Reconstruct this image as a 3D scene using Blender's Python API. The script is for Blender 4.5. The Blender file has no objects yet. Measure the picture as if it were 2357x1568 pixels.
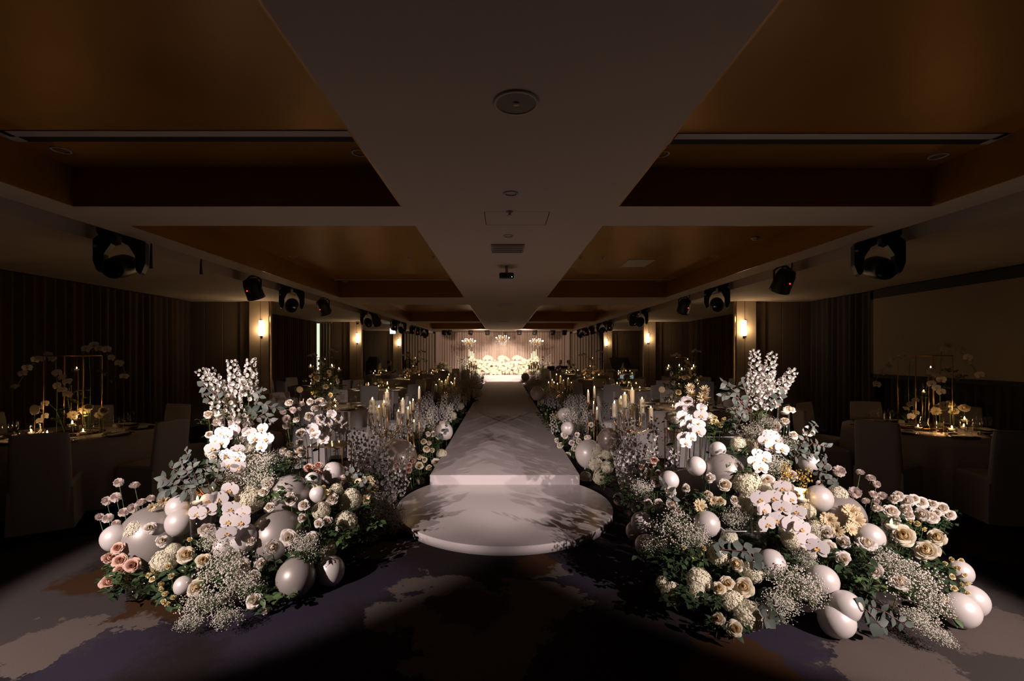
import bpy, math, random
from mathutils import Vector as V, Matrix as Mx
R = math.radians
rnd = random.Random(7)
sc = bpy.context.scene
COL = sc.collection

# ------------------------------------------------------------------ camera
F_PX, VX, VY, EYE = 1065.0, 1157.0, 813.0, 1.72        # focal length in pixels, vanishing point, eye height
cd = bpy.data.cameras.new('camera'); cam = bpy.data.objects.new('camera', cd); COL.objects.link(cam)
cd.sensor_width = 36.0; cd.sensor_fit = 'HORIZONTAL'; cd.lens = 36.0 * F_PX / 2357
cd.shift_x = (1178.5 - VX) / 2357; cd.shift_y = (VY - 784.0) / 2357
cd.clip_start = .05; cd.clip_end = 100
cam.location = (0, 0, EYE); cam.rotation_euler = (R(90), 0, 0)
sc.camera = cam

# ------------------------------------------------------------------ exposure, world
sc.view_settings.view_transform = 'Standard'; sc.view_settings.look = 'None'
sc.view_settings.gamma = 1; sc.view_settings.use_curve_mapping = False
sc.view_settings.exposure = 0.0
cy = sc.cycles
cy.use_adaptive_sampling = True; cy.adaptive_threshold = .025
cy.max_bounces = 5; cy.diffuse_bounces = 3; cy.glossy_bounces = 3; cy.transmission_bounces = 4
cy.transparent_max_bounces = 14; cy.caustics_reflective = False; cy.caustics_refractive = False
cy.sample_clamp_indirect = 3.0; cy.sample_clamp_direct = 0; cy.use_light_tree = True
w = bpy.data.worlds.new('world'); sc.world = w; w.use_nodes = True
w.node_tree.nodes['Background'].inputs[0].default_value = (.95, .72, .5, 1)      # dim even fill light added in place of the unseen hall behind the camera
w.node_tree.nodes['Background'].inputs[1].default_value = .0045

# ------------------------------------------------------------------ stage lighting (moving heads hung in the ceiling slots)
def aim(o, target):
    o.rotation_euler = (V(target) - o.location).to_track_quat('-Z', 'Y').to_euler()
def spot(loc, target, power, angle, blend, col, rad=.04):
    l = bpy.data.lights.new('stage_spot', 'SPOT'); l.energy = power; l.spot_size = R(angle); l.spot_blend = blend
    l.color = col; l.shadow_soft_size = rad
    o = bpy.data.objects.new('stage_spot', l); COL.objects.link(o); o.location = loc; aim(o, target); return o
def point(loc, power, col, rad=.03):
    l = bpy.data.lights.new('lamp_glow', 'POINT'); l.energy = power; l.color = col; l.shadow_soft_size = rad
    o = bpy.data.objects.new('lamp_glow', l); COL.objects.link(o); o.location = loc; return o
FACE = (1, .825, .775)
for s_ in (-1, 1):
    spot((s_ * 4.02, -.2, 2.64), (s_ * 2.173, 3.854, 0.37), 1270, 38.5, .38, FACE, .03)      # flower banks
    spot((s_ * 4.02, 1.6, 2.64), (s_ * -.15, 6.4, .2), 620, 33, .55, FACE, .03)             # round step and runway, crossing
for s_ in (-1, 1):
    spot((s_ * 1.9, 22.5, 2.7), (s_ * .45, 26.2, .85), 1000, 50, .5, (1, .84, .70), .06)      # head table
    spot((s_ * 1.05, 22.6, 2.72), (s_ * 1.6, 28.3, 1.6), 330, 104, .9, (1, .72, .56), .04)     # backdrop wash

# ------------------------------------------------------------------ helpers
def P(u, v, Y):
    "point on the ray of photo pixel (u, v) at distance Y down the hall"
    return V(((u - VX) / F_PX * Y, Y, EYE - (v - VY) / F_PX * Y))
def onz(u, v, z): return P(u, v, F_PX * (EYE - z) / (v - VY))
def frame(z, up=(0, 0, 1)):
    z = V(z).normalized(); up = V(up)
    if abs(z.dot(up.normalized())) > .98: up = V((0, 1, 0))
    x = up.cross(z).normalized(); y = z.cross(x)
    return Mx((x, y, z)).transposed().to_4x4()
def T(p): return Mx.Translation(V(p))
def S(x, y=None, z=None):
    return Mx.Diagonal((x, x if y is None else y, x if z is None else z, 1))
def RZ(a): return Mx.Rotation(a, 4, 'Z')
def RX(a): return Mx.Rotation(a, 4, 'X')
def RY(a): return Mx.Rotation(a, 4, 'Y')
class MB:
    def __init__(s): s.v = []; s.f = []; s.m = []; s.c = []; s.cur = 0; s.col = 0.0
    def vert(s, p): s.v.append(tuple(p)); s.c.append(s.col); return len(s.v) - 1
    def face(s, ids): s.f.append(tuple(ids)); s.m.append(s.cur)
    def box(s, a, b, M=None):
        n = len(s.v)
        for z in (a[2], b[2]):
            for x, y in ((a[0], a[1]), (b[0], a[1]), (b[0], b[1]), (a[0], b[1])):
                p = V((x, y, z)); s.vert(M @ p if M else p)
        for q in ((0, 3, 2, 1), (4, 5, 6, 7), (0, 1, 5, 4), (1, 2, 6, 5), (2, 3, 7, 6), (3, 0, 4, 7)): s.face([n + i for i in q])
        return s
    def bbox(s, a, b, r, M=None):
        "box with chamfered vertical and horizontal edges"
        lx, ly, lz = [b[i] - a[i] for i in range(3)]; r = min(r, lx / 2.1, ly / 2.1, lz / 2.1)
        rings = []
        for z, k in ((a[2], r), (a[2] + r, 0), (b[2] - r, 0), (b[2], r)):
            ring = []
            for x, y in ((a[0] + k, a[1] + r), (a[0] + r, a[1] + k), (b[0] - r, a[1] + k), (b[0] - k, a[1] + r), (b[0] - k, b[1] - r), (b[0] - r, b[1] - k), (a[0] + r, b[1] - k), (a[0] + k, b[1] - r)):
                p = V((x, y, z)); ring.append(s.vert(M @ p if M else p))
            rings.append(ring)
        s.face(rings[0][::-1]); s.face(rings[-1])
        for q0, q1 in zip(rings, rings[1:]):
            for i in range(8): s.face((q0[i], q0[(i + 1) % 8], q1[(i + 1) % 8], q1[i]))
        return s
    def grid(s, fn, nu, nv, cu=False, M=None):
        n = len(s.v); W = nu if cu else nu + 1
        for j in range(nv + 1):
            for i in range(W):
                p = V(fn(i / nu, j / nv)); s.vert(M @ p if M else p)
        for j in range(nv):
            for i in range(nu):
                a = n + j * W + i; b = n + j * W + (i + 1) % W
                s.face((a, b, b + W, a + W))
        return s
    def lathe(s, prof, n=16, M=None, cap=True):
        rings = []
        for r, z in prof:
            ring = []
            for i in range(n):
                a = 2 * math.pi * i / n; p = V((r * math.cos(a), r * math.sin(a), z)); ring.append(s.vert(M @ p if M else p))
            rings.append(ring)
        for q0, q1 in zip(rings, rings[1:]):
            for i in range(n): s.face((q0[i], q0[(i + 1) % n], q1[(i + 1) % n], q1[i]))
        if cap:
            s.face(rings[0][::-1]); s.face(rings[-1])
        return s
    def tube(s, pts, r, n=6, cap=True):
        pts = [V(p) for p in pts]; rings = []; prev = None
        for k, p in enumerate(pts):
            d = (pts[min(k + 1, len(pts) - 1)] - pts[max(k - 1, 0)])
            if d.length < 1e-9: d = V((0, 0, 1))
            d.normalize()
            if prev is None:
                x = d.orthogonal().normalized()
            else:
                x = (prev - d * prev.dot(d))
                x = x.normalized() if x.length > 1e-6 else d.orthogonal().normalized()
            prev = x; y = d.cross(x); rr = r[k] if isinstance(r, (list, tuple)) else r
            rings.append([s.vert(p + (x * math.cos(2 * math.pi * i / n) + y * math.sin(2 * math.pi * i / n)) * rr) for i in range(n)])
        for q0, q1 in zip(rings, rings[1:]):
            for i in range(n): s.face((q0[i], q0[(i + 1) % n], q1[(i + 1) % n], q1[i]))
        if cap: s.face(rings[0][::-1]); s.face(rings[-1])
        return s
    def ball(s, c, r, nu=12, nv=8, sz=1.0):
        c = V(c)
        return s.lathe([(max(1e-4, r * math.sin(math.pi * j / nv)), -r * sz * math.cos(math.pi * j / nv)) for j in range(nv + 1)], nu, T(c))
    def octa(s, c, r):
        c = V(c); n = len(s.v)
        for d in ((1, 0, 0), (-1, 0, 0), (0, 1, 0), (0, -1, 0), (0, 0, 1), (0, 0, -1)): s.vert(c + V(d) * r)
        for q in ((0, 2, 4), (2, 1, 4), (1, 3, 4), (3, 0, 4), (2, 0, 5), (1, 2, 5), (3, 1, 5), (0, 3, 5)): s.face([n + i for i in q])
        return s
    def add(s, o, M):
        n = len(s.v)
        for p, c in zip(o.v, o.c): s.v.append(tuple(M @ V(p))); s.c.append(c)
        for f, m in zip(o.f, o.m): s.f.append(tuple(n + i for i in f)); s.m.append(m)
        return s
    def mesh(s, name, mats, smooth=True, color=False):
        me = bpy.data.meshes.new(name); me.from_pydata(s.v, [], s.f)
        if not isinstance(mats, (list, tuple)): mats = [mats]
        for m in mats: me.materials.append(m)
        if len(mats) > 1: me.polygons.foreach_set('material_index', s.m)
        if smooth: me.polygons.foreach_set('use_smooth', [True] * len(me.polygons))
        if color:
            at = me.attributes.new('tone', 'FLOAT', 'POINT'); at.data.foreach_set('value', s.c)
        me.update(); return me
def ob(name, me, parent=None, M=None, kind=None, label=None):
    o = bpy.data.objects.new(name, me); COL.objects.link(o)
    if parent is not None: o.parent = parent
    if M is not None: o.matrix_local = M
    if kind: o['kind'] = kind
    if label: o['label'] = label
    return o
def tag(o, label, cat, group=None):
    o['label'] = label; o['category'] = cat
    if group: o['group'] = group
    return o
def thing(name, label, cat, loc=(0, 0, 0), group=None, M=None):
    o = bpy.data.objects.new(name, None); COL.objects.link(o); o.empty_display_size = .05
    if M is not None: o.matrix_local = M
    else: o.location = loc
    return tag(o, label, cat, group)
def struct(name, me, parent=None, M=None):
    return ob(name, me, parent, M, kind='structure')

# ------------------------------------------------------------------ materials
def mat(name, col, rough=.6, metal=0, spec=.5, emit=None, estr=0, coat=0, sheen=0, bump=None, var=None):
    m = bpy.data.materials.new(name); m.use_nodes = True; nt = m.node_tree; b = nt.nodes['Principled BSDF']
    b.inputs['Base Color'].default_value = (*col, 1); b.inputs['Roughness'].default_value = rough
    b.inputs['Metallic'].default_value = metal; b.inputs['Specular IOR Level'].default_value = spec
    if coat: b.inputs['Coat Weight'].default_value = coat; b.inputs['Coat Roughness'].default_value = .15
    if sheen: b.inputs['Sheen Weight'].default_value = sheen
    if emit: b.inputs['Emission Color'].default_value = (*emit, 1); b.inputs['Emission Strength'].default_value = estr
    if bump or var:
        tc = nt.nodes.new('ShaderNodeTexCoord'); nz = nt.nodes.new('ShaderNodeTexNoise')
        nz.inputs['Scale'].default_value = (bump or var)[0]; nz.inputs['Detail'].default_value = 4
        nt.links.new(tc.outputs['Object'], nz.inputs['Vector'])
        if bump:
            bp = nt.nodes.new('ShaderNodeBump'); bp.inputs['Strength'].default_value = bump[1]; bp.inputs['Distance'].default_value = .01
            nt.links.new(nz.outputs['Fac'], bp.inputs['Height']); nt.links.new(bp.outputs['Normal'], b.inputs['Normal'])
        if var:
            mx = nt.nodes.new('ShaderNodeMix'); mx.data_type = 'RGBA'
            mx.inputs[6].default_value = (*[c * (1 - var[1]) for c in col], 1); mx.inputs[7].default_value = (*[min(1, c * (1 + var[1])) for c in col], 1)
            nt.links.new(nz.outputs['Fac'], mx.inputs[0]); nt.links.new(mx.outputs[2], b.inputs['Base Color'])
    return m
def petal(name, outer, inner=None, trans=.2, rough=.55):
    "thin petal: diffuse plus light passing through, coloured from the heart outwards"
    m = bpy.data.materials.new(name); m.use_nodes = True; nt = m.node_tree; nt.nodes.clear()
    out = nt.nodes.new('ShaderNodeOutputMaterial'); df = nt.nodes.new('ShaderNodeBsdfDiffuse'); tr = nt.nodes.new('ShaderNodeBsdfTranslucent')
    mx = nt.nodes.new('ShaderNodeMixShader'); mx.inputs[0].default_value = trans
    nt.links.new(df.outputs[0], mx.inputs[1]); nt.links.new(tr.outputs[0], mx.inputs[2]); nt.links.new(mx.outputs[0], out.inputs[0])
    if inner:
        at = nt.nodes.new('ShaderNodeAttribute'); at.attribute_name = 'tone'
        c = nt.nodes.new('ShaderNodeMix'); c.data_type = 'RGBA'; c.inputs[6].default_value = (*outer, 1); c.inputs[7].default_value = (*inner, 1)
        nt.links.new(at.outputs['Fac'], c.inputs[0])
        nt.links.new(c.outputs[2], df.inputs[0]); nt.links.new(c.outputs[2], tr.inputs[0])
    else:
        df.inputs[0].default_value = (*outer, 1); tr.inputs[0].default_value = (*outer, 1)
    return m
def glassy(name, tint=(1, 1, 1), gloss=1.0):
    "thin clear glass: transparent with fresnel reflection"
    m = bpy.data.materials.new(name); m.use_nodes = True; nt = m.node_tree; nt.nodes.clear()
    out = nt.nodes.new('ShaderNodeOutputMaterial'); tr = nt.nodes.new('ShaderNodeBsdfTransparent'); gl = nt.nodes.new('ShaderNodeBsdfGlossy')
    tr.inputs[0].default_value = (*tint, 1); gl.inputs['Roughness'].default_value = .05
    fr = nt.nodes.new('ShaderNodeLayerWeight'); pw = nt.nodes.new('ShaderNodeMath'); pw.operation = 'POWER'; pw.inputs[1].default_value = 3.5
    nt.links.new(fr.outputs['Facing'], pw.inputs[0])
    mu = nt.nodes.new('ShaderNodeMath'); mu.operation = 'MULTIPLY_ADD'; mu.inputs[1].default_value = gloss * .8; mu.inputs[2].default_value = .035
    mx = nt.nodes.new('ShaderNodeMixShader')
    nt.links.new(pw.outputs[0], mu.inputs[0]); nt.links.new(mu.outputs[0], mx.inputs[0])
    nt.links.new(tr.outputs[0], mx.inputs[1]); nt.links.new(gl.outputs[0], mx.inputs[2]); nt.links.new(mx.outputs[0], out.inputs[0])
    return m
def glow(name, col, strength):
    m = bpy.data.materials.new(name); m.use_nodes = True; nt = m.node_tree; nt.nodes.clear()
    out = nt.nodes.new('ShaderNodeOutputMaterial'); e = nt.nodes.new('ShaderNodeEmission')
    e.inputs[0].default_value = (*col, 1); e.inputs[1].default_value = strength; nt.links.new(e.outputs[0], out.inputs[0]); return m
m_plaster = mat('ceiling_plaster', (.60, .50, .43), .8, bump=(40, .05))
m_gold_panel = mat('gold_leaf_panel', (.38, .18, .028), .36, .35, var=(1.3, .25))
m_wall = mat('wall_panel', (.20, .15, .11), .55, var=(2, .1))
m_wall_dark = mat('wall_panel_dark', (.11, .085, .065), .5)
m_column = mat('column_plaster', (.46, .36, .26), .6)
m_curtain = mat('curtain_cloth', (.075, .050, .036), .9, var=(6, .2))
m_curtain_dark = mat('curtain_cloth_dark', (.055, .05, .055), .9)
m_backdrop = mat('backdrop_cloth', (.55, .43, .37), .85)
m_sidec = mat('side_curtain_cloth', (.40, .32, .24), .85)
m_sheer = mat('sheer_cloth', (.35, .33, .28), .9)
m_black = mat('black_metal', (.012, .012, .013), .45)
m_blacksat = mat('black_matte', (.008, .008, .009), .7)
m_lens = mat('lens_glass', (.01, .01, .012), .12, spec=.4)
m_gold = mat('brushed_gold', (.72, .45, .20), .28, 1)
m_brass = mat('dark_brass', (.42, .24, .11), .3, 1)
m_white = mat('white_board', (.475, .425, .425), .22, bump=(8, .02))
m_runway = mat('runway_cloth', (.465, .415, .42), .75, bump=(5, .15))
m_linen = mat('table_linen', (.50, .455, .45), .8, sheen=.1)
m_cover = mat('chair_cover_cloth', (.42, .385, .385), .8, sheen=.1)
m_wood = mat('dark_wood', (.10, .06, .04), .4)
m_wax = mat('ivory_wax', (.82, .72, .52), .45)
m_waxw = mat('white_wax', (.9, .84, .74), .4)
m_flame = glow('flame', (1, .62, .24), 34)
m_flame2 = glow('flame_core', (1, .80, .48), 60)
m_glass = glassy('clear_glass', (.96, .95, .94), .9)
m_acryl = glassy('clear_acrylic', (.95, .96, .97), .8)
m_crystal = mat('crystal', (.85, .82, .80), .06, .75, spec=1)
m_balloon = mat('pearl_balloon', (.68, .625, .605), .40, .12, spec=.6, coat=.25)
m_balloon_b = mat('smoky_pearl_balloon', (.36, .32, .30), .42, .25, spec=.6, coat=.2)
m_balloon_d = mat('taupe_pearl_balloon', (.24, .19, .16), .35, .25, spec=.55, coat=.4)
m_leaf = mat('dark_green_leaf', (.030, .058, .024), .45)
m_leaf2 = mat('mid_green_leaf', (.07, .12, .04), .5)
m_euc = mat('eucalyptus_leaf', (.058, .074, .060), .55)
m_stem = mat('green_stem', (.10, .16, .045), .5)
m_redstem = mat('reddish_stem', (.16, .06, .045), .5)
m_plate = mat('dark_glazed_plate', (.03, .022, .02), .2)
m_screen = mat('screen_fabric', (.30, .24, .19), .8)
m_sconce = glow('sconce_shade', (1, .72, .40), 9)
m_exit = glow('exit_sign_panel', (.80, .97, 1), 2.2)
m_exit_arrow = glow('exit_sign_arrow', (.35, .80, .95), 1.4)
m_window = glow('daylight_slit', (.85, .92, .70), 1.0)
m_red = glow('red_indicator', (1, .03, .02), 3)
m_bulb = glow('chandelier_bulb', (1, .80, .55), 26)
m_skin = mat('skin', (.42, .26, .19), .6)
m_hair = mat('black_hair', (.01, .009, .008), .5)
m_jacket = mat('brown_jacket', (.10, .05, .035), .8)
m_suit = mat('black_suit', (.012, .012, .014), .8)
m_cardw = mat('white_card', (.62, .57, .52), .7)
m_ink = mat('black_ink', (.03, .025, .02), .6)
m_mirror = mat('dark_mirror', (.10, .07, .05), .05, .9)
m_orange = mat('vent_white', (.52, .46, .42), .6)

p_white = petal('white_rose_petal', (.90, .83, .77), (.88, .74, .54), .26)
p_cream = petal('cream_rose_petal', (.90, .81, .65), (.88, .64, .28), .26)
p_blush = petal('blush_rose_petal', (.82, .56, .46), (.66, .34, .22))
p_orchid = petal('white_orchid_petal', (.74, .68, .685), None, .16)
p_lip = petal('orchid_lip', (.78, .60, .34), (.70, .34, .06))
p_hyd = petal('hydrangea_petal', (.88, .83, .70), (.72, .68, .44))
p_carn = petal('carnation_petal', (.88, .79, .76), (.74, .62, .56))
p_mum = petal('pale_yellow_petal', (.86, .73, .50), (.60, .40, .16))
p_spray = petal('yellow_spray_petal', (.82, .70, .42), (.72, .52, .16))
p_delph = petal('white_delphinium_petal', (.82, .77, .75), (.50, .56, .30))
p_lilac = petal('pale_lilac_petal', (.74, .68, .72), (.50, .52, .38))
p_gyp = petal('gypsophila_blossom', (.88, .82, .75))
p_stock = petal('yellow_stock_petal', (.80, .58, .20), (.6, .42, .12))

# carpet: dark watercolour pattern with pale, rust and violet patches
def carpet():
    m = bpy.data.materials.new('patterned_carpet'); m.use_nodes = True; nt = m.node_tree; b = nt.nodes['Principled BSDF']; L = nt.links.new
    b.inputs['Roughness'].default_value = .95; b.inputs['Specular IOR Level'].default_value = .1
    tc = nt.nodes.new('ShaderNodeTexCoord')
    def noise(scale, detail, rough=.6):
        n = nt.nodes.new('ShaderNodeTexNoise'); n.inputs['Scale'].default_value = scale; n.inputs['Detail'].default_value = detail
        n.inputs['Roughness'].default_value = rough; L(tc.outputs['Object'], n.inputs['Vector']); return n
    def math_(op, a, c):
        k = nt.nodes.new('ShaderNodeMath'); k.operation = op
        for i, x in enumerate((a, c)):
            if isinstance(x, (int, float)): k.inputs[i].default_value = x
            else: L(x, k.inputs[i])
        return k.outputs[0]
    wn = noise(2.2, 5, .7); wm = nt.nodes.new('ShaderNodeVectorMath'); wm.operation = 'MULTIPLY_ADD'
    wm.inputs[1].default_value = (.75, .75, 0); L(wn.outputs['Color'], wm.inputs[0]); L(tc.outputs['Object'], wm.inputs[2])
    ws = nt.nodes.new('ShaderNodeVectorMath'); ws.operation = 'SUBTRACT'; L(wm.outputs[0], ws.inputs[0]); ws.inputs[1].default_value = (.375, .375, 0)
    n1 = noise(1.1, 3); n2 = noise(7, 8, .75); n3 = noise(.55, 2)
    wob = math_('ADD', math_('MULTIPLY', math_('SUBTRACT', n1.outputs['Fac'], .5), 1.5), math_('MULTIPLY', math_('SUBTRACT', n2.outputs['Fac'], .5), .8))
    def blobs(lst, edge):
        acc = None
        for (u, v, r) in lst:
            c = onz(u, v, 0)
            d = nt.nodes.new('ShaderNodeVectorMath'); d.operation = 'DISTANCE'; L(ws.outputs[0], d.inputs[0]); d.inputs[1].default_value = (c.x, c.y, 0)
            q = math_('SUBTRACT', 1, math_('DIVIDE', d.outputs['Value'], r))
            acc = q if acc is None else math_('MAXIMUM', acc, q)
        s = math_('ADD', acc, wob)
        mr = nt.nodes.new('ShaderNodeMapRange'); mr.inputs['From Min'].default_value = .0; mr.inputs['From Max'].default_value = edge; L(s, mr.inputs['Value']); return mr.outputs['Result']
    def mixc(f, a, c):
        k = nt.nodes.new('ShaderNodeMix'); k.data_type = 'RGBA'; L(f, k.inputs[0])
        for i, x in ((6, a), (7, c)):
            if isinstance(x, tuple): k.inputs[i].default_value = (*x, 1)
            else: L(x, k.inputs[i])
        return k.outputs[2]
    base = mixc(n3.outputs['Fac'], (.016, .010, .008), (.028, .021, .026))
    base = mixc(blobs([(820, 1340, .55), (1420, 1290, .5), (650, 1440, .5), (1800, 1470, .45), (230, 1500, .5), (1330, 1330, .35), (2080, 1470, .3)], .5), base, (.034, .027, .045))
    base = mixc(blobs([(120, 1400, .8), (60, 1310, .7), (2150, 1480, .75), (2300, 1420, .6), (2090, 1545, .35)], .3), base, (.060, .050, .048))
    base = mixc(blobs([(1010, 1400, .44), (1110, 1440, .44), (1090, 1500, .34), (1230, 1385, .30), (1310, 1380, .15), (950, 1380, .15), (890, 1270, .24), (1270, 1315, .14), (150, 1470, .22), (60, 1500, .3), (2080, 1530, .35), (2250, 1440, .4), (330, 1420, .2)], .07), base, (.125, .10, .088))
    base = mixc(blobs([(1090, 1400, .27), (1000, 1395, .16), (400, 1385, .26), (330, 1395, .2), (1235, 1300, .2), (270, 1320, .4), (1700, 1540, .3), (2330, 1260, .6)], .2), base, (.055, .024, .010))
    fib = noise(240, 2)
    f2 = nt.nodes.new('ShaderNodeMix'); f2.data_type = 'RGBA'; f2.blend_type = 'MULTIPLY'; f2.inputs[0].default_value = .5
    L(base, f2.inputs[6]); L(fib.outputs['Fac'], f2.inputs[7]); L(f2.outputs[2], b.inputs['Base Color'])
    bp = nt.nodes.new('ShaderNodeBump'); bp.inputs['Strength'].default_value = .15; bp.inputs['Distance'].default_value = .004
    L(fib.outputs['Fac'], bp.inputs['Height']); L(bp.outputs['Normal'], b.inputs['Normal'])
    return m
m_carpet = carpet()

# ------------------------------------------------------------------ room shell
Z_C, Z_T = 2.90, 3.21                     # beam soffit and coffer panel heights
YF, YB = -3.2, 28.6                        # open end behind the camera, back wall
XW = 7.25
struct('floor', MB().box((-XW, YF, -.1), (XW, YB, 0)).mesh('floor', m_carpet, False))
XBL, XBR, XC, XS, XO = -.81, .925, 3.46, 3.78, 4.25
BAYS = [(-2.1, 3.73), (4.29, 9.82), (11.3, 17.2), (18.1, 22.6)]
c = MB()
c.box((XBL, YF, Z_C), (XBR, 23.7, 3.4))
for x0, x1 in ((-XC, XBL), (XBR, XC)):
    for y0, y1 in ((YF, -2.1), (3.73, 4.29), (9.82, 11.3), (17.2, 18.1), (22.6, 23.7)): c.box((x0, y0, Z_C), (x1, y1, 3.4))
for s in (-1, 1):
    c.box((min(s * XC, s * XS), YF, Z_C), (max(s * XC, s * XS), 23.7, 3.4))
    c.box((min(s * XS, s * XO), YF, 3.16), (max(s * XS, s * XO), 23.7, 3.4))
    c.box((min(s * XO, s * XW), YF, Z_C), (max(s * XO, s * XW), YB, 3.4))
c.box((-XO, 23.7, 3.02), (XO, YB, 3.4))
ceil = struct('ceiling', c.mesh('ceiling', m_plaster, False))
for x0, x1 in ((-XC, XBL), (XBR, XC)):
    for y0, y1 in BAYS:
        struct('coffer_panel', MB().box((x0, y0, Z_T), (x1, y1, Z_T + .03)).mesh('coffer_panel', m_gold_panel, False), ceil)
        t = .012
        for a, b in (((x0, y0, Z_C), (x0 + t, y1, Z_T)), ((x1 - t, y0, Z_C), (x1, y1, Z_T)), ((x0, y0, Z_C), (x1, y0 + t, Z_T)), ((x0, y1 - t, Z_C), (x1, y1, Z_T))):
            struct('coffer_side', MB().box(a, b).mesh('coffer_side', m_gold_panel, False), ceil)
struct('wall_left', MB().box((-XW - .2, YF, 0), (-XW, YB, 3.4)).mesh('wall_left', m_wall_dark, False))
struct('wall_right', MB().box((XW, YF, 0), (XW + .2, YB, 3.4)).mesh('wall_right', m_wall_dark, False))
struct('wall_back', MB().box((-XW, YB, 0), (XW, YB + .2, 3.4)).mesh('wall_back', m_wall, False))
# piers: panelled return wall plus a pale column face that carries the sconce
for s in (-1, 1):
    for k, y in enumerate((10.5, 17.4, 24.3)):
        xi, xm = s * 5.31, s * 5.75
        pier = struct('column', MB().box((min(xi, xm), y, 0), (max(xi, xm), y + .16, Z_C)).mesh('column', m_column, False))
        g = MB().box((min(s * 5.49, s * 5.50), y - .004, .02), (max(s * 5.49, s * 5.50), y + .01, Z_C)).mesh('column_groove', m_wall_dark, False); struct('column_groove', g, pier)
        for a, b_ in ((5.75, 6.02), (6.03, 6.42), (6.43, 6.84), (6.85, XW)):
            struct('wall_panel', MB().bbox((min(s * a, s * b_), y + (.14 if a > 5.8 else .10), 0), (max(s * a, s * b_), y + .34, Z_C), .006).mesh('wall_panel', m_wall, False), pier)
for s_ in (-1, 1):
    struct('trim_%d' % (5 + s_), MB().box((s_ * 5.29 - .008, 10.52, 0), (s_ * 5.29 + .008, 10.56, Z_C)).mesh('trim', m_gold, False))
def pleats(x0, x1, pitch, amp, z0, z1, per=8, seed=1):
    "pleated cloth hung along local X, facing -Y; it has two faces"
    r_ = random.Random(seed); n = max(2, int((x1 - x0) / pitch)); pts = []
    for i in range(n * per + 1):
        x = x0 + (x1 - x0) * i / (n * per); a = i / per
        k = 1 + .35 * math.sin(a * 1.7 + seed) * r_.uniform(.8, 1.2)
        pts.append((x, -amp * k * math.sin(2 * math.pi * a)))
    b = MB()
    for j, z in enumerate((z0, z0 + .3, (z0 + z1) / 2, z1 - .2, z1)):
        for (x, y) in pts: b.vert((x, y * (1.1 - .12 * j), z))
    W = len(pts)
    for j in range(4):
        for i in range(W - 1): b.face((j * W + i, j * W + i + 1, (j + 1) * W + i + 1, (j + 1) * W + i))
    return b
def curtain(x0, x1, pitch, amp, M, m, label, seed, z0=.02, z1=2.88):
    return tag(ob('curtain', pleats(x0, x1, pitch, amp, z0, z1, 8, seed).mesh('curtain', m), None, M), label, 'curtain')
ML, MR = RZ(R(90)), RZ(R(-90))
curtain(-2.6, 10.4, .16, .045, T((-7.02, 0, 0)) @ ML, m_curtain, 'brown pleated curtain beside the window-side table nearest the open floor', 3)
curtain(11.5, 17.0, .15, .045, T((-6.86, 0, 0)) @ ML, m_curtain, 'brown pleated curtain ending at the bright slit of window', 4)
tag(ob('curtain', pleats(0, .42, .10, .03, .02, 2.88, 8, 5).mesh('curtain', m_sheer), None, T((-6.88, 17.44, 0))), 'narrow pale sheer curtain beside the bright slit of window', 'curtain')
curtain(18.4, 23.2, .15, .04, T((-6.9, 0, 0)) @ ML, m_curtain, 'brown pleated curtain behind the tall black draped box', 6)
curtain(-10.4, -8.62, .15, .045, T((6.95, 0, 0)) @ MR, m_curtain_dark, 'charcoal pleated curtain between the projection screen and the panelled pier', 7)
curtain(-8.6, 2.5, .15, .03, T((7.10, 0, 0)) @ MR, m_curtain_dark, 'charcoal pleated curtain hanging behind the projection screen', 8)
curtain(-17.1, -11.5, .12, .04, T((6.9, 0, 0)) @ MR, m_curtain, 'brown pleated curtain between the two sconce columns on the screen side', 9)
w1 = struct('window_1', MB().box((-7.03, 17.50, .1), (-6.93, 17.52, 2.86)).mesh('window_1', m_window, False))
struct('window_frame', MB().box((-7.10, 17.48, .05), (-7.03, 17.52, 2.9)).box((-7.1, 17.40, 2.84), (-6.45, 17.5, 2.89)).mesh('window_frame', m_column, False), w1)
w2 = struct('window_2', MB().box((-7.2, 23.2, .1), (-7.17, 23.35, 2.2)).mesh('window_2', m_window, False))
# stage backdrop
MBk = T((0, 28.3, 0))
curtain(-3.85, 3.85, .15, .06, MBk, m_backdrop, 'pale pleated backdrop curtain lit behind the head table', 11, .02, 3.0)
curtain(-6.0, -3.95, .16, .05, T((0, 28.1, 0)), m_sidec, 'brown pleated curtain at the side of the backdrop by the standing person', 12, .02, 2.9)
curtain(3.95, 6.0, .16, .05, T((0, 28.1, 0)), m_sidec, 'brown pleated curtain at the side of the backdrop by the musicians', 13, .02, 2.9)
for s in (-1, 1):
    struct('trim_%d' % (1 if s < 0 else 2), MB().box((min(s * 3.8, s * 4.05), 27.95, 0), (max(s * 3.8, s * 4.05), 28.25, 3.0)).mesh('trim', m_backdrop, False))
# projection screen on the side wall
scr = thing('projection_screen', 'large pale projection screen with black borders on the side wall', 'screen', (6.85, 7.3, 0))
ob('screen_cloth', MB().box((-.01, -1.5, 1.34), (.01, 1.24, 2.72)).mesh('screen_cloth', m_screen, False), scr)
ob('border', MB().box((-.012, -1.55, 2.72), (.012, 1.30, 2.88)).box((-.012, -1.55, 1.27), (.012, 1.30, 1.34)).box((-.012, 1.24, 1.27), (.012, 1.30, 2.88)).box((-.012, -1.55, 1.27), (.012, -1.5, 2.88)).mesh('border', m_blacksat, False), scr)
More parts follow.
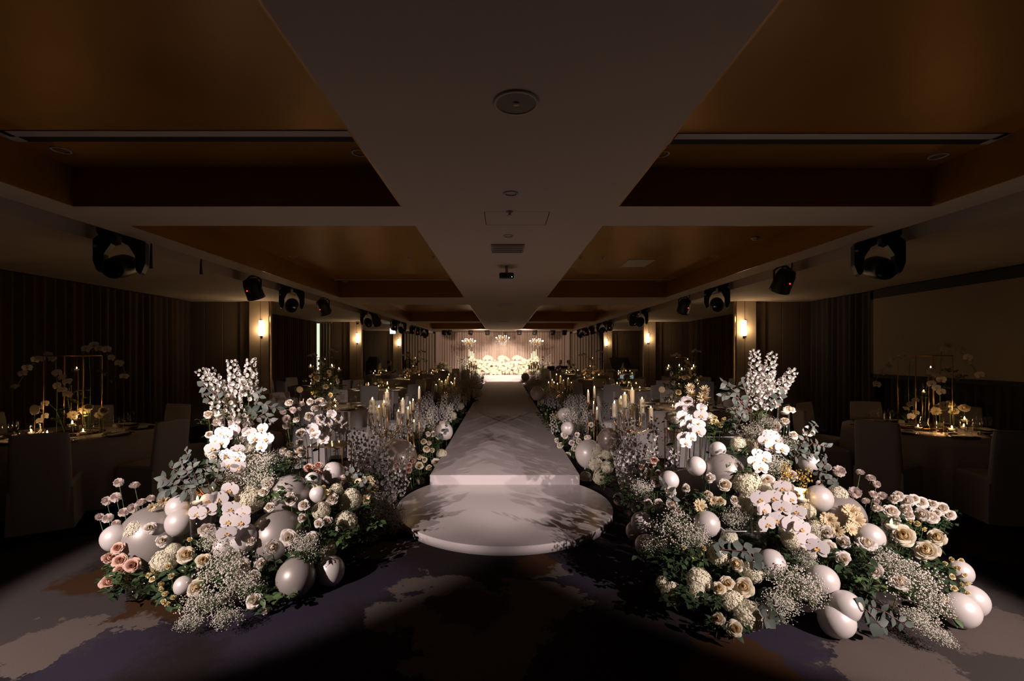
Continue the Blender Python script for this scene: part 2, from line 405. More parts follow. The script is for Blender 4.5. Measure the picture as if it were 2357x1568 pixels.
# ------------------------------------------------------------------ runway and steps
RXC = .027
tag(ob('runway', MB().bbox((RXC - .938, 5.775, 0), (RXC + .938, 25.2, .196), .006).mesh('runway', m_runway, False)), 'long white cloth covered runway leading to the head table', 'runway')
prof = [(1.163, 0), (1.163, .070), (1.157, .077), (1.0, .077), (.5, .077), (.01, .077)]
tag(ob('round_step', MB().lathe(prof, 96, T((.02, 5.086, 0))).mesh('round_step', m_white)), 'low round glossy white step in front of the runway', 'step')
for p in bpy.data.meshes['round_step'].polygons: p.use_smooth = abs(p.normal.z) < .3
# ------------------------------------------------------------------ ceiling fittings
def ceil_thing(name, label, cat, loc, group=None): return thing(name, label, cat, loc, group)
def downlight(x, y, z, r, label, group):
    t = ceil_thing('downlight', label, 'downlight', (x, y, z), group)
    ob('trim_ring', ME_DL_RING, t, S(r)); ob('reflector', ME_DL_IN, t, S(r))
ME_DL_RING = MB().lathe([(1, 0), (1, -.10), (.9, -.14), (.76, -.10), (.76, -.02)], 28, cap=False).mesh('trim_ring', m_orange)
ME_DL_IN = MB().lathe([(.76, -.02), (.55, .02), (.05, .06), (.01, .06)], 24, cap=False).mesh('reflector', m_wood)
def at_ceil(u, v, z=Z_C): return P(u, v, F_PX * (z - EYE) / (VY - v))
p = at_ceil(1188, 236); t = ceil_thing('ceiling_speaker', 'round flush ceiling speaker with a small centre boss', 'speaker', p)
ob('rim', MB().lathe([(.108, 0), (.108, -.006), (.094, -.008), (.092, -.002)], 40, cap=False).mesh('rim', m_plaster), t)
ob('grille', MB().lathe([(.092, -.004), (.05, -.005), (.001, -.005)], 40, cap=False).mesh('grille', mat('speaker_grille', (.30, .25, .22), .8)), t)
ob('boss', MB().lathe([(.016, -.004), (.016, -.010), (.001, -.011)], 20, cap=False).mesh('boss', m_plaster), t)
G = 'downlights along the central beam'
for u, v in ((1176, 445), (1170, 543), (1162, 715), (1160, 741)):
    p = at_ceil(u, v); downlight(p.x, p.y, Z_C, .055, 'small recessed downlight in the pale central beam', G)
G = 'downlights in the gold coffers'
for u, v in ((140, 345), (828, 351), (1522, 354), (2160, 359), (674, 590), (1645, 590), (795, 648), (1517, 648)):
    p = at_ceil(u, v, Z_T); downlight(p.x, p.y, Z_T, .062, 'recessed downlight with a pale ring in a gold coffer', G)
p = at_ceil(1738, 546, Z_T); t = ceil_thing('smoke_detector', 'small white smoke detector on a gold coffer', 'detector', p)
ob('base', MB().lathe([(.05, 0), (.05, -.02), (.046, -.025)], 24).mesh('base', m_orange), t)
ob('sensor', MB().lathe([(.03, -.025), (.03, -.04), (.02, -.045), (.001, -.045)], 24).mesh('sensor', m_orange), t)
G = 'sprinkler heads'
for u, v in ((940, 590), (997, 591), (1336, 592), (1388, 592), (1173, 487)):
    z = Z_C if u == 1173 else Z_T; p = at_ceil(u, v, z); t = ceil_thing('sprinkler', 'tiny sprinkler head on the ceiling', 'sprinkler', p, G)
    ob('plate', MB().lathe([(.03, 0), (.03, -.006), (.012, -.01), (.010, -.03), (.02, -.032), (.001, -.033)], 14).mesh('plate', m_orange), t)
# access hatch outline, air vents, projector, small panels
a, b = at_ceil(1114, 487), at_ceil(1229, 518)
t = ceil_thing('access_hatch', 'flush access hatch with a thin dark outline in the central beam', 'hatch', (0, 0, Z_C))
h = MB()
for q0, q1 in (((a.x, a.y), (a.x + .008, b.y)), ((b.x + .10, a.y), (b.x + .108, b.y)), ((a.x, b.y - .008), (b.x + .108, b.y))): h.box((q0[0], q0[1], -.001), (q1[0], q1[1], .002))
ob('seam', h.mesh('seam', m_ink, False), t); ob('panel', MB().box((a.x + .01, a.y, -.0015), (b.x + .098, b.y - .01, .002)).mesh('panel', m_plaster, False), t)
def panel_on_ceiling(name, label, cat, u0, u1, v0, v1, z, m, slats=0):
    a, b = at_ceil((u0 + u1) / 2, v0, z), at_ceil((u0 + u1) / 2, v1, z); wd = (u1 - u0) / F_PX * (a.y + b.y) / 2
    cx, y0, y1 = (a.x + b.x) / 2, min(a.y, b.y), max(a.y, b.y)
    t = ceil_thing(name, label, cat, (cx, y0, z))
    ob('frame', MB().bbox((-wd / 2, 0, -.012), (wd / 2, y1 - y0, .005), .004).mesh('frame', m, False), t)
    for k in range(slats):
        y = (y1 - y0) * (k + .5) / slats
        ob('slat', MB().box((-wd / 2 + .02, y - .008, -.018), (wd / 2 - .02, y + .004, -.011)).mesh('slat', m_orange, False), t)
panel_on_ceiling('air_vent', 'wide rectangular air vent in the central beam before the projector', 'vent', 1131, 1206, 562, 581, Z_C, m_wall, 4)
panel_on_ceiling('air_vent', 'narrow slotted air vent in the central beam beyond the projector', 'vent', 1143, 1181, 699, 704, Z_C, m_orange, 3)
panel_on_ceiling('air_vent', 'far slotted air vent in the central beam near the backdrop', 'vent', 1147, 1170, 740, 743, Z_C, m_orange, 2)
panel_on_ceiling('ceiling_panel', 'pale square access panel on a gold coffer', 'panel', 1437, 1496, 597, 613, Z_T, m_orange)
for k, (u0, u1, v0, v1, z) in enumerate(((60, 820, 305, 322, Z_T), (1545, 2260, 311, 328, Z_T), (768, 1035, 642, 646, Z_T), (1290, 1545, 642, 646, Z_T))):
    a, b = at_ceil(u0, v1, z), at_ceil(u1, v1, z)
    t = ceil_thing('screen_housing', ['recessed drop screen housing in the coffer nearest the open floor, window side', 'recessed drop screen housing in the coffer nearest the open floor, screen side', 'recessed drop screen housing in the second coffer, window side', 'recessed drop screen housing in the second coffer, screen side'][k], 'screen housing', (0, a.y, z))
    x0, x1 = max(a.x, -XC + .05) if a.x < 0 else max(a.x, XBR + .05), min(b.x, XC - .05) if b.x > 0 else min(b.x, XBL - .05)
    ob('frame', MB().box((x0 - .05, -.14, -.006), (x1 + .05, -.06, .004)).box((x0 - .09, -.14, -.006), (x0 - .005, 0.02, .004)).box((x1 + .005, -.14, -.006), (x1 + .09, .02, .004)).mesh('frame', m_orange, False), t)
    ob('slot', MB().box((x0, -.06, -.004), (x1, .02, .004)).mesh('slot', m_blacksat, False), t)
p = P(1166, 605, 6.2); t = thing('projector', 'small ceiling projector on a pole under the central beam', 'projector', (p.x, p.y, Z_C))
ob('pole', MB().tube([(0, .06, 0), (0, .06, -.10)], .02, 10).mesh('pole', m_orange), t)
ob('body', MB().bbox((-.10, -.02, -.19), (.10, .24, -.10), .015).mesh('body', m_orange, False), t)
ob('front_panel', MB().bbox((-.095, -.05, -.185), (.095, -.015, -.11), .01).mesh('front_panel', m_black, False), t)
ob('lens', MB().lathe([(.03, 0), (.03, .03), (.022, .03), (.001, .024)], 18, T((.04, -.05, -.147)) @ RX(R(90))).mesh('lens', m_lens), t)
ob('indicator', MB().ball((.07, -.052, -.165), .005, 8, 6).mesh('indicator', glow('green_indicator', (.3, 1, .3), 2)), t)
# ------------------------------------------------------------------ stage lights
def moving_head(x, y, yaw, tilt, s, label, group):
    t = thing('moving_head_light', label, 'stage light', group=group, M=T((x, y, 3.10)) @ S(s))
    ob('base', ME['mh_base'], t); yo = ob('yoke', ME['mh_yoke'], t, RZ(yaw))
    hd = ob('lamp_head', ME['mh_head'], t, RZ(yaw) @ T((0, 0, -.47)) @ RX(tilt)); ob('lens', ME['mh_lens'], hd)
    ob('maker_label', ME['mh_label'], yo)
ME = {}
ME['mh_base'] = MB().bbox((-.17, -.13, -.16), (.17, .13, -.02), .02).bbox((-.05, -.2, -.05), (.05, .2, .05), .01).mesh('mh_base', m_black, False)
yk = MB()
for s in (-1, 1):
    pts = [(s * .19, -.53), (s * .22, -.44), (s * .22, -.22), (s * .16, -.155), (s * .02, -.155), (s * .02, -.23), (s * .07, -.25), (s * .13, -.36), (s * .14, -.52), (s * .17, -.55)]
    n0 = len(yk.v)
    for yy in (-.06, .06):
        for (x_, z_) in pts: yk.vert((x_, yy, z_))
    k = len(pts); yk.face([n0 + i for i in range(k)][::-1 if s > 0 else 1]); yk.face([n0 + k + i for i in range(k)][::1 if s > 0 else -1])
    for i in range(k): yk.face((n0 + i, n0 + (i + 1) % k, n0 + k + (i + 1) % k, n0 + k + i))
ME['mh_yoke'] = yk.mesh('mh_yoke', m_black, False)
ME['mh_head'] = MB().lathe([(.05, .20), (.10, .18), (.115, .10), (.115, -.05), (.105, -.16), (.10, -.24), (.09, -.26), (.08, -.235)], 20).mesh('mh_head', m_black)
ME['mh_lens'] = MB().lathe([(.08, -.235), (.05, -.245), (.001, -.25)], 20, cap=False).mesh('mh_lens', m_lens)
ME['mh_label'] = MB().box((-.215, -.063, -.30), (-.185, -.061, -.28)).mesh('mh_label', m_cardw, False)
ME['par_body'] = MB().lathe([(.04, .17), (.10, .15), (.12, .08), (.125, -.10), (.13, -.14), (.115, -.14), (.11, -.09)], 18).mesh('par_body', m_black)
ME['par_lens'] = MB().lathe([(.11, -.10), (.06, -.115), (.001, -.12)], 18, cap=False).mesh('par_lens', m_lens)
ME['par_bracket'] = MB().tube([(-.14, 0, -.02), (-.14, 0, .14), (-.06, 0, .20), (.06, 0, .20), (.14, 0, .14), (.14, 0, -.02)], .014, 6).tube([(0, 0, .2), (0, 0, .36)], .018, 6).mesh('par_bracket', m_black)
ME['cable'] = MB().tube([(.02, .05, .16), (.12, .12, .30), (.20, .14, .16), (.26, .16, .20), (.28, .16, .36)], .008, 5).mesh('cable', m_black)
ME['dot'] = MB().ball((0, -.128, .02), .010, 8, 6).mesh('dot', m_red)
def par(x, y, z, yaw, tilt, s, label, group, dot=True):
    t = thing('spotlight', label, 'stage light', group=group, M=T((x, y, z)) @ S(s))
    ob('bracket', ME['par_bracket'], t, RZ(yaw)); b_ = ob('lamp_can', ME['par_body'], t, RZ(yaw) @ RX(tilt)); ob('lens', ME['par_lens'], b_)
    if dot: ob('indicator', ME['dot'], b_)
    ob('cable', ME['cable'], t, RZ(yaw))
for s, lst in ((-1, ((280, 'm'), (583, 'p'), (672, 'm'), (745, 'p'), (847, 'm'), (866, 'p'), (908, 'p'), (922, 'm'), (950, 'p'), (962, 'p'), (976, 'm'))), (1, ((2020, 'm'), (1803, 'p'), (1650, 'm'), (1575, 'p'), (1474, 'm'), (1457, 'p'), (1403, 'p'), (1386, 'm'), (1362, 'p'), (1350, 'p'), (1338, 'm')))):
    side = 'window' if s < 0 else 'screen'
    nm_ = nc_ = 0; ORD = ['first', 'second', 'third', 'fourth', 'fifth', 'sixth', 'seventh']
    for u, k in lst[::-1]:
        o_ = ORD[nm_ if k == 'm' else nc_]; nm_ += k == 'm'; nc_ += k != 'm'
        y = 3.99 * F_PX / abs(u - VX)
        if k == 'm': moving_head(s * 3.99, y, R(-s * 22), R(-74), 1.0, 'black moving head light, %s from the backdrop in the %s-side slot' % (o_, side), 'moving heads on the %s side' % side)
        else: par(s * 3.99, y, 2.74, R(rnd.uniform(-40, 40) - s * 20), R(rnd.uniform(25, 50)), 1.05, 'black spotlight can, %s from the backdrop in the %s-side slot' % (o_, side), 'spotlight cans on the %s side' % side)
    tag(ob('lighting_track', MB().box((s * 4.0 - .02, YF + .05, 3.08), (s * 4.0 + .02, 23.6, 3.155)).mesh('lighting_track', m_black, False)), 'black lighting track inside the ceiling slot on the %s side' % side, 'track')
tag(ob('lighting_bar', MB().tube([(-3.6, 24.4, 2.97), (3.6, 24.4, 2.97)], .025, 8).box((-3.6, 24.38, 2.96), (-3.56, 24.42, 3.018)).box((3.56, 24.38, 2.96), (3.6, 24.42, 3.018)).mesh('lighting_bar', m_black)), 'black lighting bar across the front of the backdrop', 'bar')
for i, u in enumerate((1023, 1035, 1084, 1122, 1195, 1231, 1272, 1299)):
    par((u - VX) / F_PX * 24.4, 24.3, 2.83, R(180 + rnd.uniform(-30, 30)), R(rnd.uniform(20, 45)), .95, 'black spotlight on the bar in front of the backdrop', 'spotlights on the backdrop bar', i % 3 == 1)
G = 'hanging cable ends in the ceiling slot'
for u, l in ((353, .16), (467, .08)):
    y = 3.80 * F_PX / abs(u - VX)
    tag(ob('cable_end', MB().tube([(-3.82, y, 3.16), (-3.82, y, 2.92), (-3.825, y, 2.85 - l * .2), (-3.82, y, 2.80 - l)], [.008, .008, .012, .02], 8).mesh('cable_end', m_black)), 'short black cable end dangling from the window-side ceiling slot', 'cable', G)
# ------------------------------------------------------------------ sconces
ME['sc_plate'] = MB().bbox((-.012, -.03, -.20), (.035, .0, .20), .005).mesh('sc_plate', m_gold, False)
ME['sc_shade'] = MB().lathe([(.03, -.17), (.058, -.165), (.066, -.10), (.052, .17), (.045, .175), (.001, .175)], 20).mesh('sc_shade', m_sconce)
ME['sc_foot'] = MB().lathe([(.018, -.235), (.022, -.23), (.022, -.17), (.03, -.165)], 14).mesh('sc_foot', m_gold)
for s in (-1, 1):
    for k, y in enumerate((10.5, 17.4, 24.3)):
        x = s * 5.43; z = EYE + 56 * y / F_PX if k == 0 else EYE + .545
        t = thing('wall_sconce', 'lit brass wall sconce on the %s column of the %s side' % (['nearest', 'middle', 'farthest'][k], 'window' if s < 0 else 'screen'), 'lamp', (x, y - .005, 2.28))
        ob('back_plate', ME['sc_plate'], t, T((s * .055, 0, 0))); ob('shade', ME['sc_shade'], t, T((0, -.075, 0))); ob('foot', ME['sc_foot'], t, T((0, -.075, 0)))
        point((x + s * .09, y - .10, 2.25), 3.2, (1, .66, .36), .05)
        point((x - s * .06, y - .16, 2.50), 1.6, (1, .66, .36), .05)
# exit sign, security cameras
p = P(904, 762, 18.6); t = thing('exit_sign', 'small lit white exit sign with a pale arrow hung from the ceiling', 'sign', p)
ob('case', MB().bbox((-.125, 0, -.125), (.125, .05, .125), .01).mesh('case', m_black, False), t)
ob('lit_panel', MB().box((-.112, -.004, -.112), (.112, .001, .112)).mesh('lit_panel', m_exit, False), t)
ar = MB()
for a, b in (((-.05, -.05), (.055, .0)), ((.055, 0), (-.005, .06)), ((.055, 0), (-.005, -.06))):
    ar.tube([(a[0], -.006, a[1]), (b[0], -.006, b[1])], .006, 4)
ob('arrow', ar.mesh('arrow', m_exit_arrow), t)
ob('hanger', MB().tube([(0, .025, .125), (0, .025, Z_C - p.z)], .008, 6).mesh('hanger', m_black), t)
point((p.x, p.y - .12, p.z + .05), .5, (.4, .95, .85), .08)
point((4.6, 20.5, 2.75), .35, (.25, .85, .70), .08)
for u, v, y, lb in ((823, 750, 17.2, 'white dome security camera on the ceiling by the middle window-side column'), (1390, 780, 24.0, 'white dome security camera on the ceiling by the farthest screen-side column')):
    x = (u - VX) / F_PX * y
    t = thing('security_camera', lb, 'camera', (x, y, Z_C)); ob('mount', MB().lathe([(.06, 0), (.06, -.04), (.055, -.05)], 18).mesh('mount', m_orange), t)
    ob('dome', MB().ball((0, 0, -.075), .05, 16, 10).mesh('dome', m_lens), t)
# ------------------------------------------------------------------ candles, glass
def flame_mesh(h, r):
    return MB().lathe([(.001, 0), (r * .7, h * .12), (r, h * .3), (r * .75, h * .55), (r * .3, h * .82), (.0005, h)], 10, cap=False).mesh('flame', m_flame)
ME['flame'] = flame_mesh(.034, .008); ME['wick'] = MB().tube([(0, 0, 0), (0, 0, .012)], .0012, 5).mesh('wick', m_ink)
ME['float_wax'] = MB().lathe([(.001, -.016), (.022, -.014), (.034, .0), (.036, .008), (.028, .012), (.001, .010)], 20).mesh('float_wax', m_waxw)
ME['pillar'] = MB().lathe([(.030, 0), (.031, .004), (.031, .186), (.028, .19), (.020, .184), (.001, .182)], 18).mesh('pillar', m_wax)
ME['taper'] = MB().lathe([(.018, 0), (.018, .145), (.014, .15), (.001, .147)], 12).mesh('taper', m_wax)
def candle(kind, p, label, group, s=1.0):
    t = thing({'float_wax': 'floating_candle', 'pillar': 'pillar_candle', 'taper': 'taper_candle'}[kind], label, 'candle', group=group, M=T(p) @ S(s))
    ob('wax', ME[kind], t); h = {'float_wax': .010, 'pillar': .183, 'taper': .147}[kind]
    ob('wick', ME['wick'], t, T((0, 0, h))); ob('flame', ME['flame'], t, T((0, 0, h + .006)) @ RY(rnd.uniform(-.12, .12)) @ S(1, 1, rnd.uniform(.85, 1.2)))
    return t
def cyl_glass(p, r, h, label, group=None, water=None):
    t = thing('glass_cylinder', label, 'vase', p, group)
    ob('wall', MB().lathe([(r, .004), (r, h), (r - .003, h), (r - .003, .008)], 28, cap=False).mesh('wall', m_glass), t)
    ob('base', MB().lathe([(.001, .001), (r, .0), (r, .008), (.001, .010)], 28, cap=False).mesh('base', m_glass), t)
    if water: ob('water', MB().lathe([(r - .004, .012), (r - .004, water), (.001, water)], 28, cap=False).mesh('water', m_glass), t)
    return t
# ------------------------------------------------------------------ tables and chairs
TR, TZ = .85, .755
def cloth_mesh(r, top, k, seed):
    r_ = random.Random(seed); ph = [r_.uniform(0, 6.28) for _ in range(3)]; n = 144
    def fn(a, t):
        th = 2 * math.pi * a
        if t < .2: return ((r * t / .2) * math.cos(th), (r * t / .2) * math.sin(th), top)
        q = (t - .2) / .8
        w = q * (.035 * math.sin(k * th + ph[0]) + .018 * math.sin((k * 1.0 + 7) * th + ph[1])) + .03 * q
        rr = r + .006 * min(1, q * 8) + w
        return (rr * math.cos(th), rr * math.sin(th), top - .006 * min(1, q * 8) - (top - .02) * q)
    return MB().grid(fn, n, 10, True).mesh('cloth', m_linen)
CLOTHS = [cloth_mesh(TR, TZ, 17, 1), cloth_mesh(TR, TZ, 19, 2)]
ME['tabletop'] = MB().lathe([(.001, .715), (TR - .01, .715), (TR - .01, .745), (.001, .745)], 48, cap=False).mesh('tabletop', m_wood, False)
ME['pedestal'] = MB().lathe([(.30, 0), (.30, .03), (.06, .06), (.05, .70), (.2, .714)], 16).mesh('pedestal', m_black)
ME['seat'] = MB().bbox((-.225, -.25, .40), (.225, .22, .475), .02).mesh('seat', m_cover, False)
sk = MB()
def skf(a, t):
    q = a * 4; i = int(q) % 4; f = q - int(q) if a < 1 else 0.0
    c4 = [(-.228, -.252), (.228, -.252), (.228, .225), (-.228, .225)]
    x = c4[i][0] * (1 - f) + c4[(i + 1) % 4][0] * f; y = c4[i][1] * (1 - f) + c4[(i + 1) % 4][1] * f
    fl = 1 + .05 * t + .008 * t * math.sin(a * 50); return (x * fl, y * fl, .42 - .40 * t)
ME['skirt'] = MB().grid(skf, 48, 4, True).mesh('skirt', m_cover, False)
def backf(a, t):
    th = a * 2 * math.pi; co, si = math.cos(th), math.sin(th)
    ex = abs(co) ** .35 * (1 if co > 0 else -1); ey = abs(si) ** .6 * (1 if si > 0 else -1)
    w = .225 - .012 * t; z = .02 + .93 * t; y = .20 + .10 * max(0, t - .45)
    e = 1 if t < .97 else .75
    return (ex * w * (1 if t < .97 else .97), y + ey * .038 * e, z + (.012 * (1 - ex * ex) if t > .97 else 0))
ME['backrest'] = MB().grid(backf, 28, 10, True).mesh('backrest', m_cover)
bm_cap = MB(); bm_cap.grid(lambda a, t: V((backf(a, 1.0)[0] * (1 - t), .255 + (backf(a, 1.0)[1] - .255) * (1 - t), .957)), 28, 2, True)
ME['back_cap'] = bm_cap.mesh('back_cap', m_cover)
def chair(x, y, face, label, group):
    "face: heading the sitter looks along"
    t = thing('banquet_chair', label, 'chair', group=group, M=T((x, y, 0)) @ RZ(face + math.pi / 2))
    ob('seat', ME['seat'], t); ob('skirt', ME['skirt'], t); bk = ob('backrest', ME['backrest'], t); ob('top_seam', ME['back_cap'], bk)
# table ware
ME['bowl'] = MB().lathe([(.004, .085), (.028, .098), (.040, .13), (.038, .17), (.031, .20)], 16, cap=False).mesh('bowl', m_glass)
ME['gstem'] = MB().lathe([(.034, 0), (.030, .003), (.005, .008), (.004, .085)], 14, cap=False).mesh('gstem', m_glass)
ME['goblet'] = MB().lathe([(.034, 0), (.030, .003), (.005, .008), (.004, .085), (.028, .098), (.040, .13), (.038, .17), (.031, .20)], 12, cap=False).mesh('goblet', m_glass)
ME['tumbler'] = MB().lathe([(.001, .002), (.030, .002), (.034, .095), (.032, .095), (.028, .008)], 14, cap=False).mesh('tumbler', m_glass)
ME['plate'] = MB().lathe([(.001, .004), (.09, .004), (.10, .008), (.15, .016), (.152, .018), (.10, .012), (.001, .008)], 28, cap=False).mesh('plate', m_plate)
ME['napkin'] = MB().bbox((-.05, -.10, 0), (.05, .10, .014), .006).mesh('napkin', m_cover, False)
ME['place_card'] = MB().box((-.04, -.012, 0), (.04, -.010, .035)).box((-.04, .010, 0), (.04, .012, .035)).box((-.04, -.012, .033), (.04, .012, .035)).mesh('place_card', m_cardw, False)
def setting(cx, cy, th, tn, near):
    c_, s_ = math.cos(th), math.sin(th); z = TZ + .001
    def at(r, side): return (cx + c_ * r - s_ * side, cy + s_ * r + c_ * side, z)
    t = tag(ob('charger_plate', ME['plate'], None, T(at(.66, 0))), 'dark glazed charger plate on the ' + tn, 'plate', 'plates on the ' + tn)
    if near:
        tag(ob('napkin', ME['napkin'], None, T((at(.66, 0)[0], at(.66, 0)[1], z + .012)) @ RZ(th)), 'folded cloth napkin on a charger plate of the ' + tn, 'napkin', 'napkins on the ' + tn)
        for rr, sd in ((.47, .13), (.52, .22)):
            g = thing('wine_glass', 'clear stemmed wine glass on the ' + tn, 'glass', at(rr, sd), 'wine glasses on the ' + tn); ob('bowl', ME['bowl'], g); ob('stem', ME['gstem'], g)
        tag(ob('tumbler', ME['tumbler'], None, T(at(.43, .2))), 'short clear water tumbler on the ' + tn, 'glass', 'tumblers on the ' + tn)
        tag(ob('place_card', ME['place_card'], None, T(at(.50, 0)) @ RZ(th + math.pi / 2)), 'small folded place card on the ' + tn, 'card', 'place cards on the ' + tn)
    else:
        for rr, sd in ((.47, .13), (.52, .22)):
            tag(ob('wine_glass', ME['goblet'], None, T(at(rr, sd))), 'clear stemmed wine glass on the ' + tn, 'glass', 'wine glasses on the ' + tn)
def table(cx, cy, tn, rot, near, seats=8, skip=()):
    t = thing('round_table', 'round banquet table under white linen, ' + tn, 'table', (cx, cy, 0)); ob('tabletop', ME['tabletop'], t); ob('pedestal', ME['pedestal'], t)
    tag(ob('tablecloth', CLOTHS[int(cx * 7) % 2], None, T((cx, cy, 0)) @ RZ(rot)), 'white pleated cloth draped over the ' + tn, 'tablecloth')
    for k in range(seats):
        th = rot + 2 * math.pi * k / seats
        if k in skip: continue
        d = TR + .32; ux, uy = math.cos(th) * (1 if cx < 0 else -1), math.sin(th)
        where = ' and '.join([w_ for w_ in (('runway' if ux > .38 else 'wall' if ux < -.38 else ''), ('stage' if uy > .38 else 'open-floor' if uy < -.38 else '')) if w_])
        chair(cx + math.cos(th) * d, cy + math.sin(th) * d, th + math.pi, 'white slip-covered chair, %s side of the %s' % (where, tn), 'chairs at the ' + tn)
        setting(cx, cy, th, tn, near)
TABLES = [(-5.15, 5.55, 'front window-side table', -.2, 1, 'frame'), (5.38, 5.9, 'table marked 14', .55, 1, 'frame'),
    (-3.15, 8.2, 'aisle table by the window-side bank', .2, 1, 'tower'), (3.15, 8.2, 'aisle table by the screen-side bank', .55, 1, 'tower'),
    (-3.25, 12.2, 'second window-side aisle table', .1, 0, 'low'), (3.3, 12.4, 'second screen-side aisle table', .3, 0, 'low'),
    (-5.35, 13.8, 'table under the slit window', .3, 0, 'frame'), (5.45, 13.8, 'table under the sconce curtain', .0, 0, 'frame'),
    (-3.3, 17.2, 'third window-side aisle table', .25, 0, 'frame'), (3.28, 17.2, 'third screen-side aisle table', .1, 0, 'frame'),
    (-5.45, 20.8, 'table by the black loudspeaker', .4, 0, 'low'), (5.45, 20.8, 'table by the grand piano', .2, 0, 'low'),
    (-2.95, 21.3, 'last window-side aisle table', .3, 0, 'low'), (3.2, 21.3, 'last screen-side aisle table', .1, 0, 'low')]
for cx, cy_, tn, rot, near, cp in TABLES: table(cx, cy_, tn, rot, near)
# ------------------------------------------------------------------ flower meshes (unit radius, facing +Z)
def rose_mb(seed, open_=1.0, n=30):
    r_ = random.Random(seed); b = MB()
    for k in range(n):
        t = k / (n - 1); th0 = 2.399 * k + r_.uniform(-.25, .25)
        bud = max(0, 1 - t / .55); rt = .10 + .62 * t ** .9 * open_; H = 1.0 - .42 * t ** 1.5 + r_.uniform(-.04, .04); w = 1.5 - .75 * t
        curl = (.34 * max(0, t - .25)) * open_ * r_.uniform(.7, 1.25); tip = r_.uniform(.04, .15) * t; ph = r_.uniform(0, 6)
        def fn(a, h):
            s = a * 2 - 1
            prof = .35 + .65 * math.sin(math.pi * min(1, .14 + h * .58))
            th = th0 + s * w * prof; e = max(0, (h - .62) / .38)
            r = .05 + rt * math.sin(math.pi * (.06 + h * (.44 + .22 * bud))) * (1 - .25 * bud * e) + curl * e * e * (1.1 - .5 * s * s) + .03 * t * math.sin(s * 5 + ph) * e + .02 * s * (1 - t)
            z = -.60 + H * h - .26 * t * e * e - .13 * h * s * s + tip * e * max(0, 1 - abs(s) * 1.4) + .03 * math.sin(s * 6 + ph) * e * t
            return (r * math.cos(th), r * math.sin(th), z)
        n0 = len(b.v); b.grid(fn, 7, 6)
        for q in range(n0, len(b.v)): b.c[q] = max(0, 1 - t * 1.7) * .95
    return b
ROSES = {}
for nm, m in (('white', p_white), ('cream', p_cream), ('blush', p_blush)):
    ROSES[nm] = [rose_mb(s, o).mesh('rose_bloom', m, True, True) for s, o in ((1, 1.0), (2, .85), (3, 1.1), (4, .7))]
SPRAY = [rose_mb(s, o, 13).mesh('spray_bloom', p_spray, True, True) for s, o in ((5, .9), (6, .7))]
def tepal(L, W, cup, M, b, nu=4, nv=5, base=.12):
    def fn(a, t):
        s = a * 2 - 1; wd = W * (base + (1 - base) * math.sin(math.pi * min(1, t * .86 + .06)) ** .75)
        if t > .985: wd *= .35
        return (s * wd, L * t, cup * (t * t) * .6 - .12 * W * (1 - s * s) * -1 + .10 * W * s * s)
    b.grid(fn, nu, nv, False, M)
def orchid_mb():
    b = MB()
    for a in (0, 128, -128): tepal(.95, .33, -.10, RZ(R(a)) @ T((0, 0, -.05)), b)
    for a in (68, -68): tepal(1.0, .60, -.02, RZ(R(a)) @ T((0, 0, .02)), b, 6, 6, .16)
    return b
def lip_mb():
    b = MB()
    for a, c_ in ((180, .3), (140, .7), (-140, .7)):
        b.col = c_; tepal(.34, .12, .35, RZ(R(a)) @ T((0, 0, .06)), b, 2, 4)
    b.col = 1; b.ball((0, .02, .10), .08, 8, 6); return b
ORCHID = orchid_mb().mesh('orchid_flower', p_orchid); LIP = lip_mb().mesh('orchid_lip', p_lip, True, True)
BUD = MB().ball((0, 0, 0), 1, 10, 7, 1.25).mesh('orchid_bud', p_spray)
def hyd_mb(seed, nfl=150):
    r_ = random.Random(seed); b = MB(); b.col = .9; b.ball((0, 0, -.12), .78, 14, 9, .8)
    for i in range(nfl):
        z = 1 - 1.45 * (i + .5) / nfl; ph = 2.399 * i; rr = math.sqrt(max(0, 1 - z * z)); d = V((rr * math.cos(ph), rr * math.sin(ph), z))
        d += V([r_.uniform(-.07, .07) for _ in range(3)]); d.normalize()
        c_ = V((d.x, d.y, d.z * .78 - .1)) * r_.uniform(.86, .98); M = T(c_) @ frame(d + V([r_.uniform(-.35, .35) for _ in range(3)])) @ RZ(r_.uniform(0, 1.6)); s = r_.uniform(.135, .185) * (1 if nfl > 100 else 1.35)
        for q in range(4):
            Q = M @ RZ(q * math.pi / 2); n = len(b.v)
            for (x, y, zz, cc) in ((0, 0, 0, 1), (.62, .10, .22, .15), (.95, .5, .1, 0), (.5, .95, .1, 0), (.10, .62, .22, .15)):
                b.col = cc; b.vert(Q @ V((x * s, y * s, zz * s)))
            b.face((n, n + 1, n + 2, n + 3, n + 4))
    b.col = 0; return b
HYD = [hyd_mb(s).mesh('hydrangea_head', p_hyd, False, True) for s in (1, 2, 3)]
def carn_mb(seed):
    r_ = random.Random(seed); b = MB()
    for k in range(42):
        t = k / 41; th0 = 2.399 * k; inc = .15 + 1.25 * t
        def fn(a, h):
            s = a * 2 - 1; th = th0 + s * .42 * (0.3 + h)
            fr = .10 * math.sin(s * 9 + k) * h * h + r_.uniform(-.04, .04) * h
            r = (.04 + h * (.95 + fr)) * math.sin(inc); z = -.5 + h * (.95 + fr) * math.cos(inc) * .9 + .2 * h
            return (r * math.cos(th), r * math.sin(th), z)
        b.col = 1 - t; b.grid(fn, 5, 3)
    return b
CARN = [carn_mb(s).mesh('carnation_bloom', p_carn, True, True) for s in (1, 2)]
